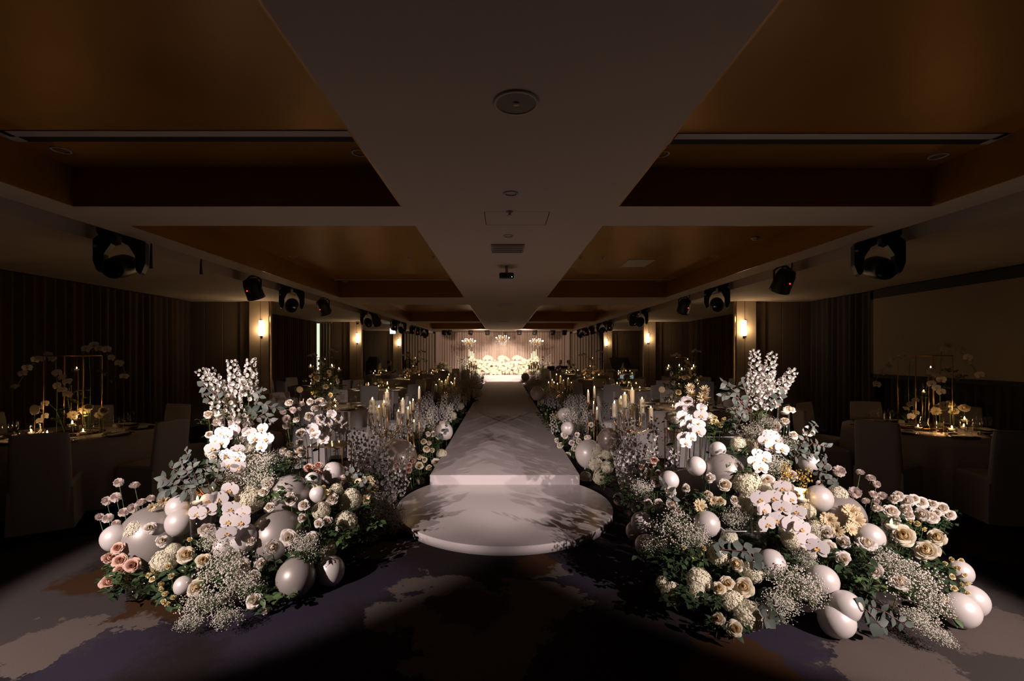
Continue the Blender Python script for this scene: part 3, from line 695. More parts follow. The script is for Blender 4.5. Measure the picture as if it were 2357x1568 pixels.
def mum_mb(seed, spider=False):
    r_ = random.Random(seed); b = MB()
    for ring, (n, inc, L) in enumerate(((20, 1.42, 1.0), (18, 1.2, .95), (12, .85, .72)) if not spider else ((15, 1.5, 1.05), (14, 1.1, 1.0), (10, .6, .8))):
        for k in range(n):
            th = 2 * math.pi * (k + .5 * ring) / n + r_.uniform(-.12, .12); i_ = inc + r_.uniform(-.15, .15); l = L * r_.uniform(.8, 1.08); wv = .085 if spider else .11
            def fn(a, h):
                s = a * 2 - 1; wd = wv * (.5 + .7 * math.sin(math.pi * min(.9, h * .85 + .08)))
                r = .06 + l * h * math.sin(i_); z = l * h * math.cos(i_) + (.18 * h * h if spider else -.10 * h * h)
                return (r * math.cos(th) - s * wd * math.sin(th), r * math.sin(th) + s * wd * math.cos(th), z + .04 * s * s)
            n0 = len(b.v); b.grid(fn, 2, 4)
            for q in range(n0, len(b.v)): b.c[q] = max(0, .75 - 1.6 * math.hypot(b.v[q][0], b.v[q][1]))
    return b
MUM = [mum_mb(1).mesh('daisy_bloom', p_mum, True, True), mum_mb(2).mesh('daisy_bloom', p_mum, True, True)]
SPID = [mum_mb(3, True).mesh('spider_bloom', p_mum, True, True)]
MUMC = MB().lathe([(.22, 0), (.2, .08), (.10, .11), (.001, .10)], 14).mesh('daisy_heart', mat('brown_flower_heart', (.22, .12, .03), .8))
def floret_mb(seed):
    r_ = random.Random(seed); b = MB()
    for k in range(6):
        a = k * 60 + r_.uniform(-8, 8); b.col = 0; n0 = len(b.v)
        tepal(1.0 * r_.uniform(.85, 1.1), .42, .1, RZ(R(a)) @ RX(R(52 + r_.uniform(-12, 8))), b, 2, 3, .3)
        for q in range(n0, len(b.v)): b.c[q] = max(0, .55 - math.hypot(*b.v[q]) * .9)
    return b
FLO_MB = [floret_mb(1), floret_mb(2)]
FLORET = {'w': [f.mesh('floret', p_delph, True, True) for f in FLO_MB], 'l': [f.mesh('floret', p_lilac, True, True) for f in FLO_MB], 'y': [f.mesh('floret', p_stock, True, True) for f in FLO_MB]}
def leaf_mb(L=1.0, W=.3, fold=.12, droop=.2, nv=5):
    b = MB()
    def fn(a, t):
        s = a * 2 - 1; wd = W * math.sin(math.pi * (t ** .8)) if 0 < t < 1 else 0
        return (s * (wd + .006), L * t, fold * abs(s) * wd * 2 - droop * t * t)
    return b.grid(fn, 2, nv)
LEAF = leaf_mb(1, .30).mesh('leaf', m_leaf); LEAF_M = leaf_mb(1, .28).mesh('leaf', m_leaf2)
EUC_R = leaf_mb(1, .46, .05, .1).mesh('leaf', m_euc); EUC_L = leaf_mb(1, .26, .06, .15).mesh('leaf', m_euc)
def stem_path(t): return V((.035 * math.sin(t * 3.0), .02 * math.sin(t * 4.2), t))
def unit_stem(m):
    b = MB()
    for i in range(6):
        c_ = stem_path(i / 5)
        for k in range(5): b.vert((c_.x * 0 + math.cos(k * 1.2566), math.sin(k * 1.2566), i / 5))
    for i in range(5):
        for k in range(5): b.face((i * 5 + k, i * 5 + (k + 1) % 5, i * 5 + 5 + (k + 1) % 5, i * 5 + 5 + k))
    return b.mesh('stem', m)
STEM_G, STEM_R = unit_stem(m_stem), unit_stem(m_redstem)
def stem_M(a, b, r):
    d = V(b) - V(a); return T(a) @ frame(d) @ S(r, r, d.length)
def sprig_mb(seed, n=46, spread=1.0):
    r_ = random.Random(seed); b = MB(); lf = leaf_mb(1, .30, .12, .25, 4)
    for br in range(7):
        d = V((r_.uniform(-1, 1), r_.uniform(-1, 1), r_.uniform(.2, 1.1))).normalized() * r_.uniform(.6, 1.0) * spread
        b.cur = 1; b.tube([(0, 0, -.25), d * .5, d], [.014, .010, .005], 3)
        b.cur = 0
        for k in range(n // 7):
            p_ = d * (.3 + .7 * (k + 1) / (n // 7)); dirn = (d.normalized() * .6 + V([r_.uniform(-1, 1) for _ in range(3)])).normalized()
            b.add(lf, T(p_) @ frame((r_.uniform(-.6, .6), r_.uniform(-.6, .6), 1)) @ RZ(r_.uniform(0, 6.28)) @ S(r_.uniform(.22, .36)))
    return b
def sprig_mesh(seed, ml, n=46):
    b = sprig_mb(seed, n); lm = []
    # leaves added through MB.add keep material 0, twigs are 1
    return b.mesh('foliage', [ml, m_stem])
SPRIG = [sprig_mesh(s, m_leaf) for s in (1, 2, 3)] + [sprig_mesh(4, m_leaf2)]
def gyp_mb(seed, n, flat=1.0):
    r_ = random.Random(seed); bl = MB(); st = MB(); nodes = []
    for i in range(max(10, n // 14)):
        d = V((r_.gauss(0, 1), r_.gauss(0, 1), r_.gauss(.35, .8))).normalized() * r_.uniform(.30, .72); d.z *= flat
        nodes.append(d); st.tube([(0, 0, -.7 * flat), d * .5 + V((0, 0, -.15)), d], [.006, .005, .004], 3, False)
    for i in range(n):
        nd = nodes[i % len(nodes)]; p_ = nd + V((r_.gauss(0, 1), r_.gauss(0, 1), r_.gauss(0, 1))).normalized() * r_.uniform(.12, .34)
        bl.octa(p_, r_.uniform(.020, .034))
        if i % 2 == 0: st.tube([nd, p_], .0028, 3, False)
    return bl, st
GYP = []
for s, n, f in ((1, 850, .8), (2, 850, .8), (3, 560, .5)):
    a_, b_ = gyp_mb(s, n, f); GYP.append((a_.mesh('blossom', p_gyp), b_.mesh('twig', m_stem)))
def dense_spike_mb(seed, n=46):
    r_ = random.Random(seed); b = MB()
    for k in range(n):
        t = (k + .5) / n; th = 2.399 * k; rr = .12 * (1 - .6 * t) + .03
        b.add(FLO_MB[k % 2], T((rr * math.cos(th), rr * math.sin(th), t)) @ frame((math.cos(th), math.sin(th), .2)) @ S(.085 * (1.15 - .6 * t)))
    return b
SPIKE = {'w': dense_spike_mb(1).mesh('florets', p_delph, True, True), 'l': dense_spike_mb(2).mesh('florets', p_lilac, True, True), 'y': dense_spike_mb(3, 34).mesh('florets', p_stock, True, True)}
# balloon: pear-shaped skin with a knot
def balloon_prof():
    out = []
    for j in range(17):
        a = math.pi * j / 16; r = math.sin(a); z = -math.cos(a)
        if z < 0: r *= 1 - .10 * (-z) ** 2; z *= 1.10
        out.append((max(r, .0015), z))
    return out
BAL = {2: MB().lathe(balloon_prof(), 40).mesh('balloon_skin', m_balloon_b), False: MB().lathe(balloon_prof(), 32).mesh('balloon_skin', m_balloon), True: MB().lathe(balloon_prof(), 32).mesh('balloon_skin', m_balloon_d)}
KNOT = {2: MB().lathe([(.02, -1.08), (.045, -1.12), (.03, -1.15), (.07, -1.20), (.01, -1.19)], 10).mesh('knot', m_balloon_b), False: MB().lathe([(.02, -1.08), (.045, -1.12), (.03, -1.15), (.07, -1.20), (.01, -1.19)], 10).mesh('knot', m_balloon), True: MB().lathe([(.02, -1.08), (.045, -1.12), (.03, -1.15), (.07, -1.20), (.01, -1.19)], 10).mesh('knot', m_balloon_d)}
CAMP = V((0, 0, EYE))
def face_dir(p, up=.5, jit=.35, side=0):
    d = CAMP - p; d.z = 0; d.normalize()
    return (d * .8 + V((side, 0, up)) + V([rnd.uniform(-jit, jit) for _ in range(3)])).normalized()
def base_of(p, lean=.12):
    return V((p.x + rnd.uniform(-.03, .03), p.y + lean * (.5 + p.z), .015 if p.z > .05 else .004))
def rose(p, r, kind, label, group, fd=None, base=None, leaves=2):
    d = fd or face_dir(p); base = base or base_of(p)
    t = thing('spray_rose' if kind == 'spray' else 'rose', label, 'flower', base, group); B = Mx.Translation(-base)
    me = rnd.choice(SPRAY if kind == 'spray' else ROSES[kind])
    ob('bloom', me, t, B @ T(p) @ frame(d) @ RZ(rnd.uniform(0, 6.28)) @ S(r))
    e = p - d * r * .5
    ob('stem', STEM_G, t, B @ stem_M(base, e, .0028))
    for k in range(leaves):
        q = base.lerp(e, rnd.uniform(.55, .92)); dr = V((rnd.uniform(-1, 1), rnd.uniform(-1.2, .4), rnd.uniform(-.3, .6)))
        ob('leaf', LEAF if rnd.random() < .7 else LEAF_M, t, B @ T(q) @ frame(V((rnd.uniform(-.5, .5), -.4, 1)), dr) @ S(rnd.uniform(.045, .075)))
    return t
def bloom(name, me, p, r, label, cat, group, d=None, base=None, stem=.0028, leaves=0, extra=None, stuff=False):
    d = d or face_dir(p); base = base or base_of(p)
    t = thing(name, label, cat, base, group); B = Mx.Translation(-base); M = B @ T(p) @ frame(d) @ RZ(rnd.uniform(0, 6.28)) @ S(r)
    b_ = ob('flower_head' if stuff else 'bloom', me, t, M, kind='stuff' if stuff else None)
    if extra: ob('heart', extra, t, M)
    e = p - d * r * .4; ob('stem', STEM_G, t, B @ stem_M(base, e, stem))
    for k in range(leaves):
        q = base.lerp(e, rnd.uniform(.7, .95)); ob('leaf', LEAF, t, B @ T(q) @ frame(V((rnd.uniform(-.5, .5), -.4, 1)), V((rnd.uniform(-1, 1), rnd.uniform(-1, .3), .1))) @ S(rnd.uniform(.07, .10)))
    return t
def orchid(pts, r, label, group, base=None):
    "one arching moth orchid stem: pts are flower centres from the stalk outwards"
    base = base or base_of(pts[0], .2); t = thing('moth_orchid', label, 'orchid', base, group); B = Mx.Translation(-base)
    back = [p + V((0, .03, .01)) for p in pts]
    ob('stem', MB().tube([V((0, 0, 0)), (back[0] - base) * .6 + V((0, .02, .05))] + [q - base for q in back], .0035, 6).mesh('stem', m_stem), t)
    for p in pts:
        d = face_dir(p, .28, .28, .28 if p.x > 0 else -.28); f = ob('flower', ORCHID, t, B @ T(p) @ frame(d) @ RZ(rnd.uniform(-.35, .35)) @ S(r * rnd.uniform(.9, 1.08))); ob('lip', LIP, f)
    return t
def balloon(p, r, label, group, dark=False, tilt=None):
    t = thing('balloon', label, 'balloon', group=group, M=T(p) @ RX(tilt if tilt is not None else rnd.uniform(-.5, .5)) @ RY(rnd.uniform(-.6, .6)) @ S(r))
    ob('skin', BAL[dark], t); ob('knot', KNOT[dark], t); return t
def spike(p0, p1, kind, r, n, label, group, base=None, bell=False):
    "delphinium: bare stalk from base to p0, florets from p0 to the tip p1"
    base = base or base_of(p0, .1); t = thing('delphinium', label, 'flower', base, group); B = Mx.Translation(-base)
    ob('stem', MB().tube([V((0, 0, 0)), (p0 - base) * .6, p0 - base, p1 - base], [.004, .0035, .003, .0015], 6).mesh('stem', m_stem), t)
    ax = (p1 - p0).normalized(); x = ax.orthogonal().normalized(); y = ax.cross(x)
    for k in range(n):
        s = (k + rnd.uniform(0, .6)) / n; th = 2.399 * k; o = x * math.cos(th) + y * math.sin(th)
        c_ = p0.lerp(p1, s) + o * (r * (1.25 - .6 * s)); d = o + (V((0, 0, -.5)) if bell else ax * .15) + V((0, -.4, 0)) + V([rnd.uniform(-.3, .3) for _ in range(3)])
        ob('floret', rnd.choice(FLORET[kind]), t, B @ T(c_) @ frame(d) @ S(r * (1.1 - .55 * s) * rnd.uniform(.85, 1.1)))
    for k in range(3):
        q = base.lerp(p0, rnd.uniform(.6, .98)); ob('leaf', LEAF_M, t, B @ T(q) @ frame(V((rnd.uniform(-1, 1), -.4, .6)), V((rnd.uniform(-1, 1), rnd.uniform(-1, .3), .8))) @ S(rnd.uniform(.05, .08)))
    return t
def far_spike(base, h, kind, label, group):
    t = thing('delphinium', label, 'flower', base, group); M = frame((rnd.uniform(-.3, .3), rnd.uniform(-.2, .2), 1))
    ob('florets', SPIKE[kind], t, M @ T((0, 0, h * .45)) @ S(h * .55), kind='stuff'); ob('stem', STEM_G, t, M @ S(.003, .003, h)); return t
def gyp(p, r, label, group, var=0, flat=1.0):
    base = V((p.x, p.y + .05, max(.01, p.z - r * .75))); t = thing('gypsophila', label, 'flower', base, group); B = Mx.Translation(-base)
    M = B @ T(p) @ RZ(rnd.uniform(0, 6.28)) @ S(r, r, r * flat)
    ob('blossom', GYP[var][0], t, M, kind='stuff'); ob('twig', GYP[var][1], t, M, kind='stuff'); return t
def eucalyptus(path, n, L, label, group, round_=False):
    path = [V(q) for q in path]; base = path[0]; t = thing('eucalyptus_branch', label, 'foliage', base, group); B = Mx.Translation(-base)
    ob('stem', MB().tube([q - base for q in path], [.004 - .0025 * i / len(path) for i in range(len(path))], 5).mesh('stem', m_redstem), t)
    for k in range(n):
        s = .15 + .85 * (k + .5) / n; q_ = s * (len(path) - 1); i = min(int(q_), len(path) - 2); p_ = path[i].lerp(path[i + 1], q_ - i); ax = (path[i + 1] - path[i]).normalized()
        sd = ax.orthogonal().normalized(); sd = Mx.Rotation(k * 2.2 + rnd.uniform(-.5, .5), 3, ax) @ sd
        ob('leaf', EUC_R if round_ else EUC_L, t, B @ T(p_) @ frame(V((rnd.uniform(-.7, .7), -1, rnd.uniform(.1, .9))), sd + ax * .5) @ S(L * rnd.uniform(.75, 1.15) * (1.1 - .3 * s)))
    return t
def sprig(p, r, label, group, var=None):
    t = thing('leafy_sprig', label, 'foliage', (p.x, p.y, max(.004, p.z - r * .3)), group)
    ob('foliage', SPRIG[rnd.randrange(4) if var is None else var], t, T((0, 0, min(p.z, r * .3))) @ RZ(rnd.uniform(0, 6.28)) @ S(r, r, r * .85), kind='stuff'); return t

# far pieces nobody could tell apart, joined into one object each
FAR_ROSE = [rose_mb(31, .95, 12), rose_mb(32, .8, 12)]; FAR_SPRIG = [sprig_mb(41, 42), sprig_mb(42, 42)]
far_roses, far_leaves, far_hyds = MB(), MB(), MB(); FAR_HYD = [hyd_mb(51, 60), hyd_mb(52, 60)]
def far_hyd(p, r): far_hyds.add(rnd.choice(FAR_HYD), T(p) @ frame(face_dir(p)) @ RZ(rnd.uniform(0, 6.28)) @ S(r))
def far_rose(p, r, d=None): far_roses.add(rnd.choice(FAR_ROSE), T(p) @ frame(d or face_dir(p)) @ RZ(rnd.uniform(0, 6.28)) @ S(r))
def far_sprig(p, r): far_leaves.add(rnd.choice(FAR_SPRIG), T(p) @ RZ(rnd.uniform(0, 6.28)) @ S(r, r, r * .85))
# ------------------------------------------------------------------ the two flower banks by the round step
def interp(v, tab):
    if v <= tab[0][0]: return tab[0][1]
    for (a, ya), (b, yb) in zip(tab, tab[1:]):
        if v <= b: return ya + (yb - ya) * (v - a) / (b - a)
    return tab[-1][1]
TAB = {-1: [(800, 4.65), (950, 4.25), (1050, 3.9), (1150, 3.55), (1250, 3.3), (1350, 3.1), (1460, 2.93)],
       1: [(800, 4.6), (950, 4.15), (1050, 3.75), (1150, 3.35), (1250, 3.1), (1350, 2.85), (1480, 2.58)]}
AIS = {-1: [(640, 0), (700, .15), (750, .38), (850, 1.1), (950, 2.0), (1030, 3.1)], 1: [(-1640, 0), (-1560, .22), (-1500, .6), (-1450, 1.2), (-1400, 1.9), (-1350, 2.7), (-1290, 3.5)]}
def depth(u, v, zmin=.03, full=False):
    s = -1 if u < VX else 1
    f_ = 1 - .55 * max(0, min(1, (v - 1080) / 40)) * max(0, min(1, (290 - abs(abs(u - VX) - 540) ) / 60)) if abs(u - VX) > 240 and not full else 1
    Y = interp(v, TAB[s]) + f_ * interp(u if s < 0 else -u, AIS[s])
    if 630 < u < 805 and v < 1075: Y += .2 * min(1, (1075 - v) / 30, (u - 630) / 20)
    if 1540 < u < 1675 and v < 1030: Y += .08 * min(1, (1030 - v) / 30, (1675 - u) / 15)
    if u > 2050: Y += (u - 2050) * .0012
    if u < 300: Y += (300 - u) * .0012
    return min(Y, F_PX * (EYE - zmin) / (v - VY)) if v > VY + 60 else Y
def Q(u, v, dy=0.0, zmin=.03): return P(u, v, depth(u, v, zmin) + dy)
def px(r, p): return r * p.y / F_PX
BANK = {-1: 'in the window-side flower bank', 1: 'in the screen-side flower bank'}
LAND = {-1: [(270,1290,'blush rose corner'),(270,1150,'carnation fan'),(464,1150,'floating candle glass'),(590,1145,'big middle hydrangea'),(840,1115,'gerberas'),(745,985,'tall orchid stand'),(690,1040,'tall rose cluster'),(560,960,'delphinium vase'),(540,1050,'high orchids'),(430,1090,'willow eucalyptus'),(975,1060,'runway corner'),(860,1050,'lilac delphiniums'),(600,1380,'open carpet'),(640,1240,'largest balloon'),(800,1180,'twin hydrangeas'),(380,1350,'spray roses'),(440,1280,'cream roses')],
        1: [(1590,960,'tall orchid stand'),(1745,940,'delphinium vase'),(1840,990,'seeded eucalyptus'),(1790,1020,'high orchids'),(1940,1200,'gerberas'),(2110,1165,'flat rose bouquet'),(2210,1340,'carpet-edge spray roses'),(1690,1370,'front hydrangeas'),(1710,1215,'acrylic box'),(1800,1160,'low orchids'),(1345,1060,'runway corner'),(1460,1060,'lilac delphiniums'),(1555,1220,'gypsophila cloud'),(1930,1400,'twin floor balloons'),(2010,1290,'white rose row'),(1980,1110,'carnation fan'),(1640,1090,'largest balloon'),(1820,1100,'yellow stocks'),(2080,1340,'front gypsophila')]}
def near_(u, v):
    s = side_of(u); return 'near the ' + min(LAND[s], key=lambda q: (q[0] - u) ** 2 + (q[1] - v) ** 2)[2] + ' ' + BANK[s]
def side_of(u): return -1 if u < VX else 1
# roses: (u, v, radius in pixels)
W_ROSES = [(479,953,12),(500,972,12),(538,976,12),(481,1000,12),(491,1054,12),
 (713,924,11),(740,923,13),(725,939,13),(666,926,10),(682,965,11),(711,958,13),(692,996,12),(690,1017,12),(690,1038,13),(674,1061,14),(667,1044,12),(653,1037,11),(668,1024,11),
 (615,1113,14),(606,1132,13),(669,1141,15),(345,1215,15),(416,1190,17),(373,1245,18),(477,1218,17),(575,1245,16),(560,1301,16),(600,1298,16),(583,1330,18),(583,1381,21),(613,1404,14),
 (628,1259,18),(664,1237,18),(664,1324,17),(699,1162,15),(763,1148,14),(752,1199,15),(669,1150,14),(619,1167,14),(696,1192,14),(715,1239,14),(733,1205,13),(1003,1064,9),
 (1301,1001,9),(1328,1001,8),(1282,1014,8),(1289,1024,9),(1316,1019,8),(1333,1015,8),(1321,1033,9),(1306,1047,9),(1352,1006,8),(1492,1088,9),(1514,1088,10),(1510,1111,10),
 (1817,941,13),(1808,968,11),(1785,981,13),(1827,1001,14),(1861,992,12),(1766,1105,15),(1822,1094,14),(1805,1106,13),(1818,1122,13),(1834,1138,14),(1786,1115,10),(1667,1115,15),(1692,1151,12),(1696,1171,12),
 (2018,1169,14),(2052,1176,17),(2087,1153,16),(2058,1148,15),(2067,1141,12),(2120,1156,15),(2105,1148,12),(2084,1172,14),(2093,1185,16),(2121,1184,16),(2142,1189,16),(2169,1169,17),(2184,1184,16),(2155,1181,14),(2146,1160,13),(2058,1195,12),
 (1996,1248,19),(1941,1248,19),(1907,1260,17),(1941,1286,19),(2012,1313,20),(2071,1338,21),(1904,1225,14),(1861,1272,14),(1491,1158,12),(1515,1158,11),(1547,1161,14),(1563,1175,13),(1509,1107,11),(1543,1130,14),(1579,1124,13),(1633,1100,15),(1629,1138,12)]
C_ROSES = [(428,1276,20),(468,1290,21),(452,1354,18),(975,1016,8),(988,1019,8),(982,1033,9),(994,1036,8),(965,1052,9),(977,1058,9),(966,1072,9),(988,1076,10),
 (1658,1154,14),(1694,1298,21),(1675,1343,18),(1711,1351,21),(1652,1424,19),(1692,1447,21),(1655,1354,17),(2079,1231,25),(2156,1236,19),(2131,1266,23),(1669,1116,14)]
B_ROSES = [(270,1261,14),(253,1284,15),(276,1290,15),(304,1301,17),(276,1313,14),(252,1338,19),(710,1076,12),(732,1070,10),(729,1089,14),(948,1061,9),(942,1071,7),(941,1082,8),(910,1072,8),
 (1507,1060,9),(1498,1073,9),(1477,1075,8)]
def rlab(kind, u, v):
    n_ = near_(u, v); return '%s rose %s' % (kind, n_), '%s roses %s' % (kind, n_)
for kind, key, lst in (('white', 'white', W_ROSES), ('cream yellow-hearted', 'cream', C_ROSES), ('blush pink', 'blush', B_ROSES)):
    for u, v, r in lst:
        p = Q(u, v); l, g = rlab(kind, u, v); rose(p, px(r, p) * 1.06, key, l, g)
SPR = [(340,1325),(353,1315),(350,1333),(394,1327),(371,1345),(371,1358),(381,1366),(398,1376),(376,1386),(387,1391),(387,1304),(435,1243),(488,1246),(422,1310),(727,1122),(746,1122),(738,1130),(752,1133),
 (1646,962),(1665,966),(1651,973),(1657,978),(1640,972),(2190,1288),(2212,1292),(2175,1298),(2202,1308),(2193,1327),(2222,1323),(2227,1342),(2196,1355),(2227,1366),(2214,1347),(2208,1379),(2175,1379),(2195,1399),(2199,1417),(2210,1390),
 (1532,1245),(1574,1261),(1574,1276),(1596,1278),(1610,1275),(1540,1238),(1620,1262),(2110,1206),(2095,1200),(2128,1220)]
for u, v in SPR:
    p = Q(u, v, -.03); rose(p, px(8.5, p), 'spray', 'small pale yellow spray rose ' + near_(u, v), 'spray roses ' + near_(u, v), face_dir(p, .4, .6))
HYDS = [(575,1028,16),(487,1041,14),(317,1222,25),(379,1292,28),(575,1149,33),(805,1152,27),(740,1176,21),(795,1203,27),(773,1128,16),(754,1263,22),(1016,1046,13),(969,1107,10),(400,1268,18),(545,1290,14),
 (1377,1039,14),(1398,1046,14),(1370,1068,17),(1398,1075,15),(1347,1100,15),(1381,1099,17),(1553,959,17),(1630,963,15),(1726,1025,18),(1699,1021,18),(1720,1112,32),(1726,1158,28),(1856,1177,20),(1818,1226,23),(1879,1221,23),(1926,1140,23),
 (1610,1337,29),(1606,1362,25),(1652,1276,26),(1683,1382,26),(1722,1416,33),(1731,1317,25),(1548,1368,26),(1526,1343,16),(1678,1236,19),(1821,1244,22),(1760,1130,18)]
for u, v, r in HYDS:
    p = Q(u, v, .06, .05); s = side_of(u)
    bloom('hydrangea', rnd.choice(HYD), p, px(r, p), 'creamy white hydrangea head ' + near_(u, v), 'flower', 'hydrangeas ' + near_(u, v), face_dir(p, .45, .25), stem=.004, leaves=2, stuff=True)
CARNS = [(273,1111,10),(310,1117,11),(246,1153,10),(266,1145,11),(325,1156,11),(347,1147,9),(285,1179,11),(306,1170,11),(230,1190,10),(248,1193,11),(267,1205,9),(652,948,8),(693,930,8),(674,944,8),(687,942,7),(660,965,10),(660,980,9),(796,1070,9),(794,1083,10),(783,1105,13),
 (1904,1075,9),(1932,1085,13),(1980,1087,9),(2004,1100,10),(2018,1115,8),(1968,1134,13),(1888,1115,9),(2030,1141,10),(2011,1138,9),(1993,1153,9),(2017,1154,8)]
for u, v, r in CARNS:
    p = Q(u, v, .05); s = side_of(u); out = V((s * .12, .12, 0))
    bloom('carnation', rnd.choice(CARN), p, px(r, p) * 1.05, 'ruffled white carnation ' + near_(u, v), 'flower', 'carnations ' + near_(u, v), face_dir(p, .5, .5), base=V((p.x - s * .22, p.y - .10, .02)), stem=.0022)
for u, v, r, sp in [(376,1154,15,0),(350,1167,11,0),(810,1100,15,0),(825,1109,10,0),(848,1108,15,0),(857,1126,16,0),(842,1150,12,0),(1589,893,11,1),(1623,899,12,1),(1591,908,12,1),(1619,916,15,1),(1641,1152,12,0),(1612,1165,17,0),(1908,1198,20,0),(1960,1178,20,0),(1972,1198,20,0),(1926,1222,16,0),(1958,1219,15,0)]:
    p = Q(u, v, -.02); s = side_of(u)
    bloom('spider_chrysanthemum' if sp else 'gerbera', SPID[0] if sp else rnd.choice(MUM), p, px(r, p) * .95, ('pale yellow spider chrysanthemum ' if sp else 'pale yellow gerbera daisy ') + near_(u, v), 'flower', ('chrysanthemums ' if sp else 'gerberas ') + near_(u, v), face_dir(p, .3, .45), extra=None if sp else MUMC)
# moth orchids, one stem per line of flowers
ORCH = [[(538,992),(522,1003),(511,996),(499,1014),(513,1019),(489,1033)], [(604,988),(573,996),(587,1009),(614,1011),(602,1029)], [(547,1037),(522,1049),(549,1055),(526,1070),(549,1077)],
 [(763,954),(776,965),(789,976),(774,988),(786,992)], [(737,965),(755,976),(729,986),(748,991),(719,988),(725,1001),(744,1014)], [(529,1128),(504,1149),(481,1154),(477,1177),(455,1182)], [(560,1182),(532,1172),(527,1200),(555,1202),(521,1230)],
 [(1581,924),(1566,937),(1587,942),(1615,940),(1570,959)], [(1613,957),(1589,967),(1608,976),(1579,980),(1594,987),(1608,993),(1591,1008),(1575,1008),(1578,1021)], [(1787,1013),(1774,1004),(1762,1014),(1777,1029),(1800,1034)], [(1758,1055),(1745,1046),(1737,1064),(1751,1078)],
 [(1801,1124),(1782,1147),(1819,1150),(1758,1174),(1800,1170)], [(1750,1150),(1789,1198),(1766,1207)], [(1834,1179),(1822,1207),(1845,1217),(1861,1246),(1882,1262)]]
for k, lst in enumerate(ORCH):
    pts = [Q(u, v, -.10 - .01 * i) for i, (u, v) in enumerate(lst)]; s = side_of(lst[0][0]); low = lst[0][1] > 1090
    orchid(pts, .061 if not low else .064, 'white %d-flower orchid spray ' % len(lst) + near_(*lst[2]), 'orchids ' + near_(*lst[2]), base=V((pts[0].x, pts[0].y + .22, .02 if pts[0].z < .7 else .45)))
G = 'orchid buds'
# balloons: (u, v, r, taupe)
BALS = [(413,1167,28,0),(414,1202,30,0),(353,1234,68,0),(264,1237,28,0),(560,1238,32,0),(516,1257,24,0),(638,1234,58,0),(681,1329,43,0),(760,1313,32,0),(422,1347,20,0),(667,1140,46,0),(720,1106,19,0),(732,1137,19,0),(766,1091,27,0),(914,1056,46,1),(1022,993,20,0),
 (1602,1073,22,0),(1540,1106,22,0),(1667,1090,45,0),(1580,1120,40,0),(1477,1203,24,0),(1462,1222,21,0),(1487,1256,25,0),(1627,1206,29,0),(1776,1296,30,0),(1425,1149,14,0),(1652,1035,18,0),(1356,1044,32,0),(1403,1012,27,1),(1434,1065,20,0),(1307,986,16,0),
 (1862,1065,22,0),(1885,1147,29,0),(1894,1336,33,0),(1926,1427,38,0),(1947,1395,33,0),(2211,1316,24,0),(2211,1404,37,0),(2237,1382,32,0),(1935,1190,50,0),(2002,1236,30,0)]
for u, v, r, dk in BALS:
    s = side_of(u); big = r > 39
    Y = depth(u, v); Y += r * Y / F_PX * (1.0 if big else .45) + (.03 if big else 0)
    if (u, v) in ((681,1329), (760,1313), (1926,1427), (2211,1404)): Y = (EYE) * F_PX / (v + r * 1.04 - VY)
    if (u, v) == (1580, 1120): Y += .4
    if (u, v) == (914, 1056): Y += .5
    p = P(u, v, Y); rr = px(r, p)
    p.z = max(p.z, rr * 1.02)
    balloon(p, rr, '%s pearl balloon %s' % ('taupe' if dk else 'large smoky' if big else 'small white' if r < 23 else 'white', near_(u, v)), 'balloons ' + near_(u, v) + (' small' if r < 23 else ''), 1 if dk else (2 if big else 0))
# delphinium spires
def sp_px(tip, foot, n, r, kind='w', base=None, bell=False, lab='tall', dy=0):
    p1, p0 = Q(*tip, dy), Q(*foot, dy); m = depth(*foot, .03, True) + dy; p1 = P(tip[0], tip[1], m - .02); p0 = P(foot[0], foot[1], m); s = side_of(tip[0])
    spike(p0, p1, kind, r, n, ('%s delphinium spire ' % ('tall white' if lab == 'tall' else lab)) + near_(*foot), ('%s delphiniums ' % lab) + near_(*foot), base, bell)
vL = Q(566, 985, .12); vR = Q(1742, 965, .12)
for tip, foot, n in (((459, 850), (535, 935), 34), ((480, 848), (520, 915), 20), ((533, 828), (550, 915), 34), ((579, 824), (574, 905), 26), ((563, 868), (572, 925), 14), ((488, 918), (530, 975), 16), ((545, 930), (560, 985), 14)):
    sp_px(tip, foot, int(n * 1.55), .040, base=vL + V((rnd.uniform(-.02, .02), 0, -.25)))
for tip, foot, n in (((1737, 803), (1738, 900), 34), ((1728, 855), (1742, 940), 26), ((1778, 809), (1758, 915), 40), ((1829, 851), (1770, 925), 40), ((1765, 860), (1757, 940), 22)):
    sp_px(tip, foot, int(n * 1.5), .040, base=vR + V((rnd.uniform(-.02, .02), 0, -.25)), bell=True)
for tip, foot in (((808, 985), (822, 1080)), ((829, 990), (840, 1085)), ((848, 1005), (858, 1100)), ((867, 975), (868, 1075)), ((884, 1010), (880, 1100)), ((874, 1030), (880, 1130)), ((900, 1060), (890, 1150)), ((915, 1080), (890, 1160)), ((950, 1022), (915, 1090)), ((940, 1098), (905, 1160)), ((820, 1020), (838, 1110)),
    ((1447, 960), (1456, 1070)), ((1508, 958), (1495, 1070)), ((1430, 985), (1446, 1090)), ((1409, 1010), (1440, 1110)), ((1460, 1010), (1462, 1120)), ((1483, 1020), (1470, 1130)), ((1425, 1030), (1450, 1140)), ((1500, 1030), (1480, 1130)), ((1557, 1034), (1530, 1120)), ((1420, 1060), (1455, 1160)), ((1445, 1085), (1465, 1180))):
    sp_px(tip, foot, 36, .039, rnd.choice('wwl'), lab='pale lilac-white', bell=tip[0] > 1500, dy=.3 if tip[0] < VX else .25)
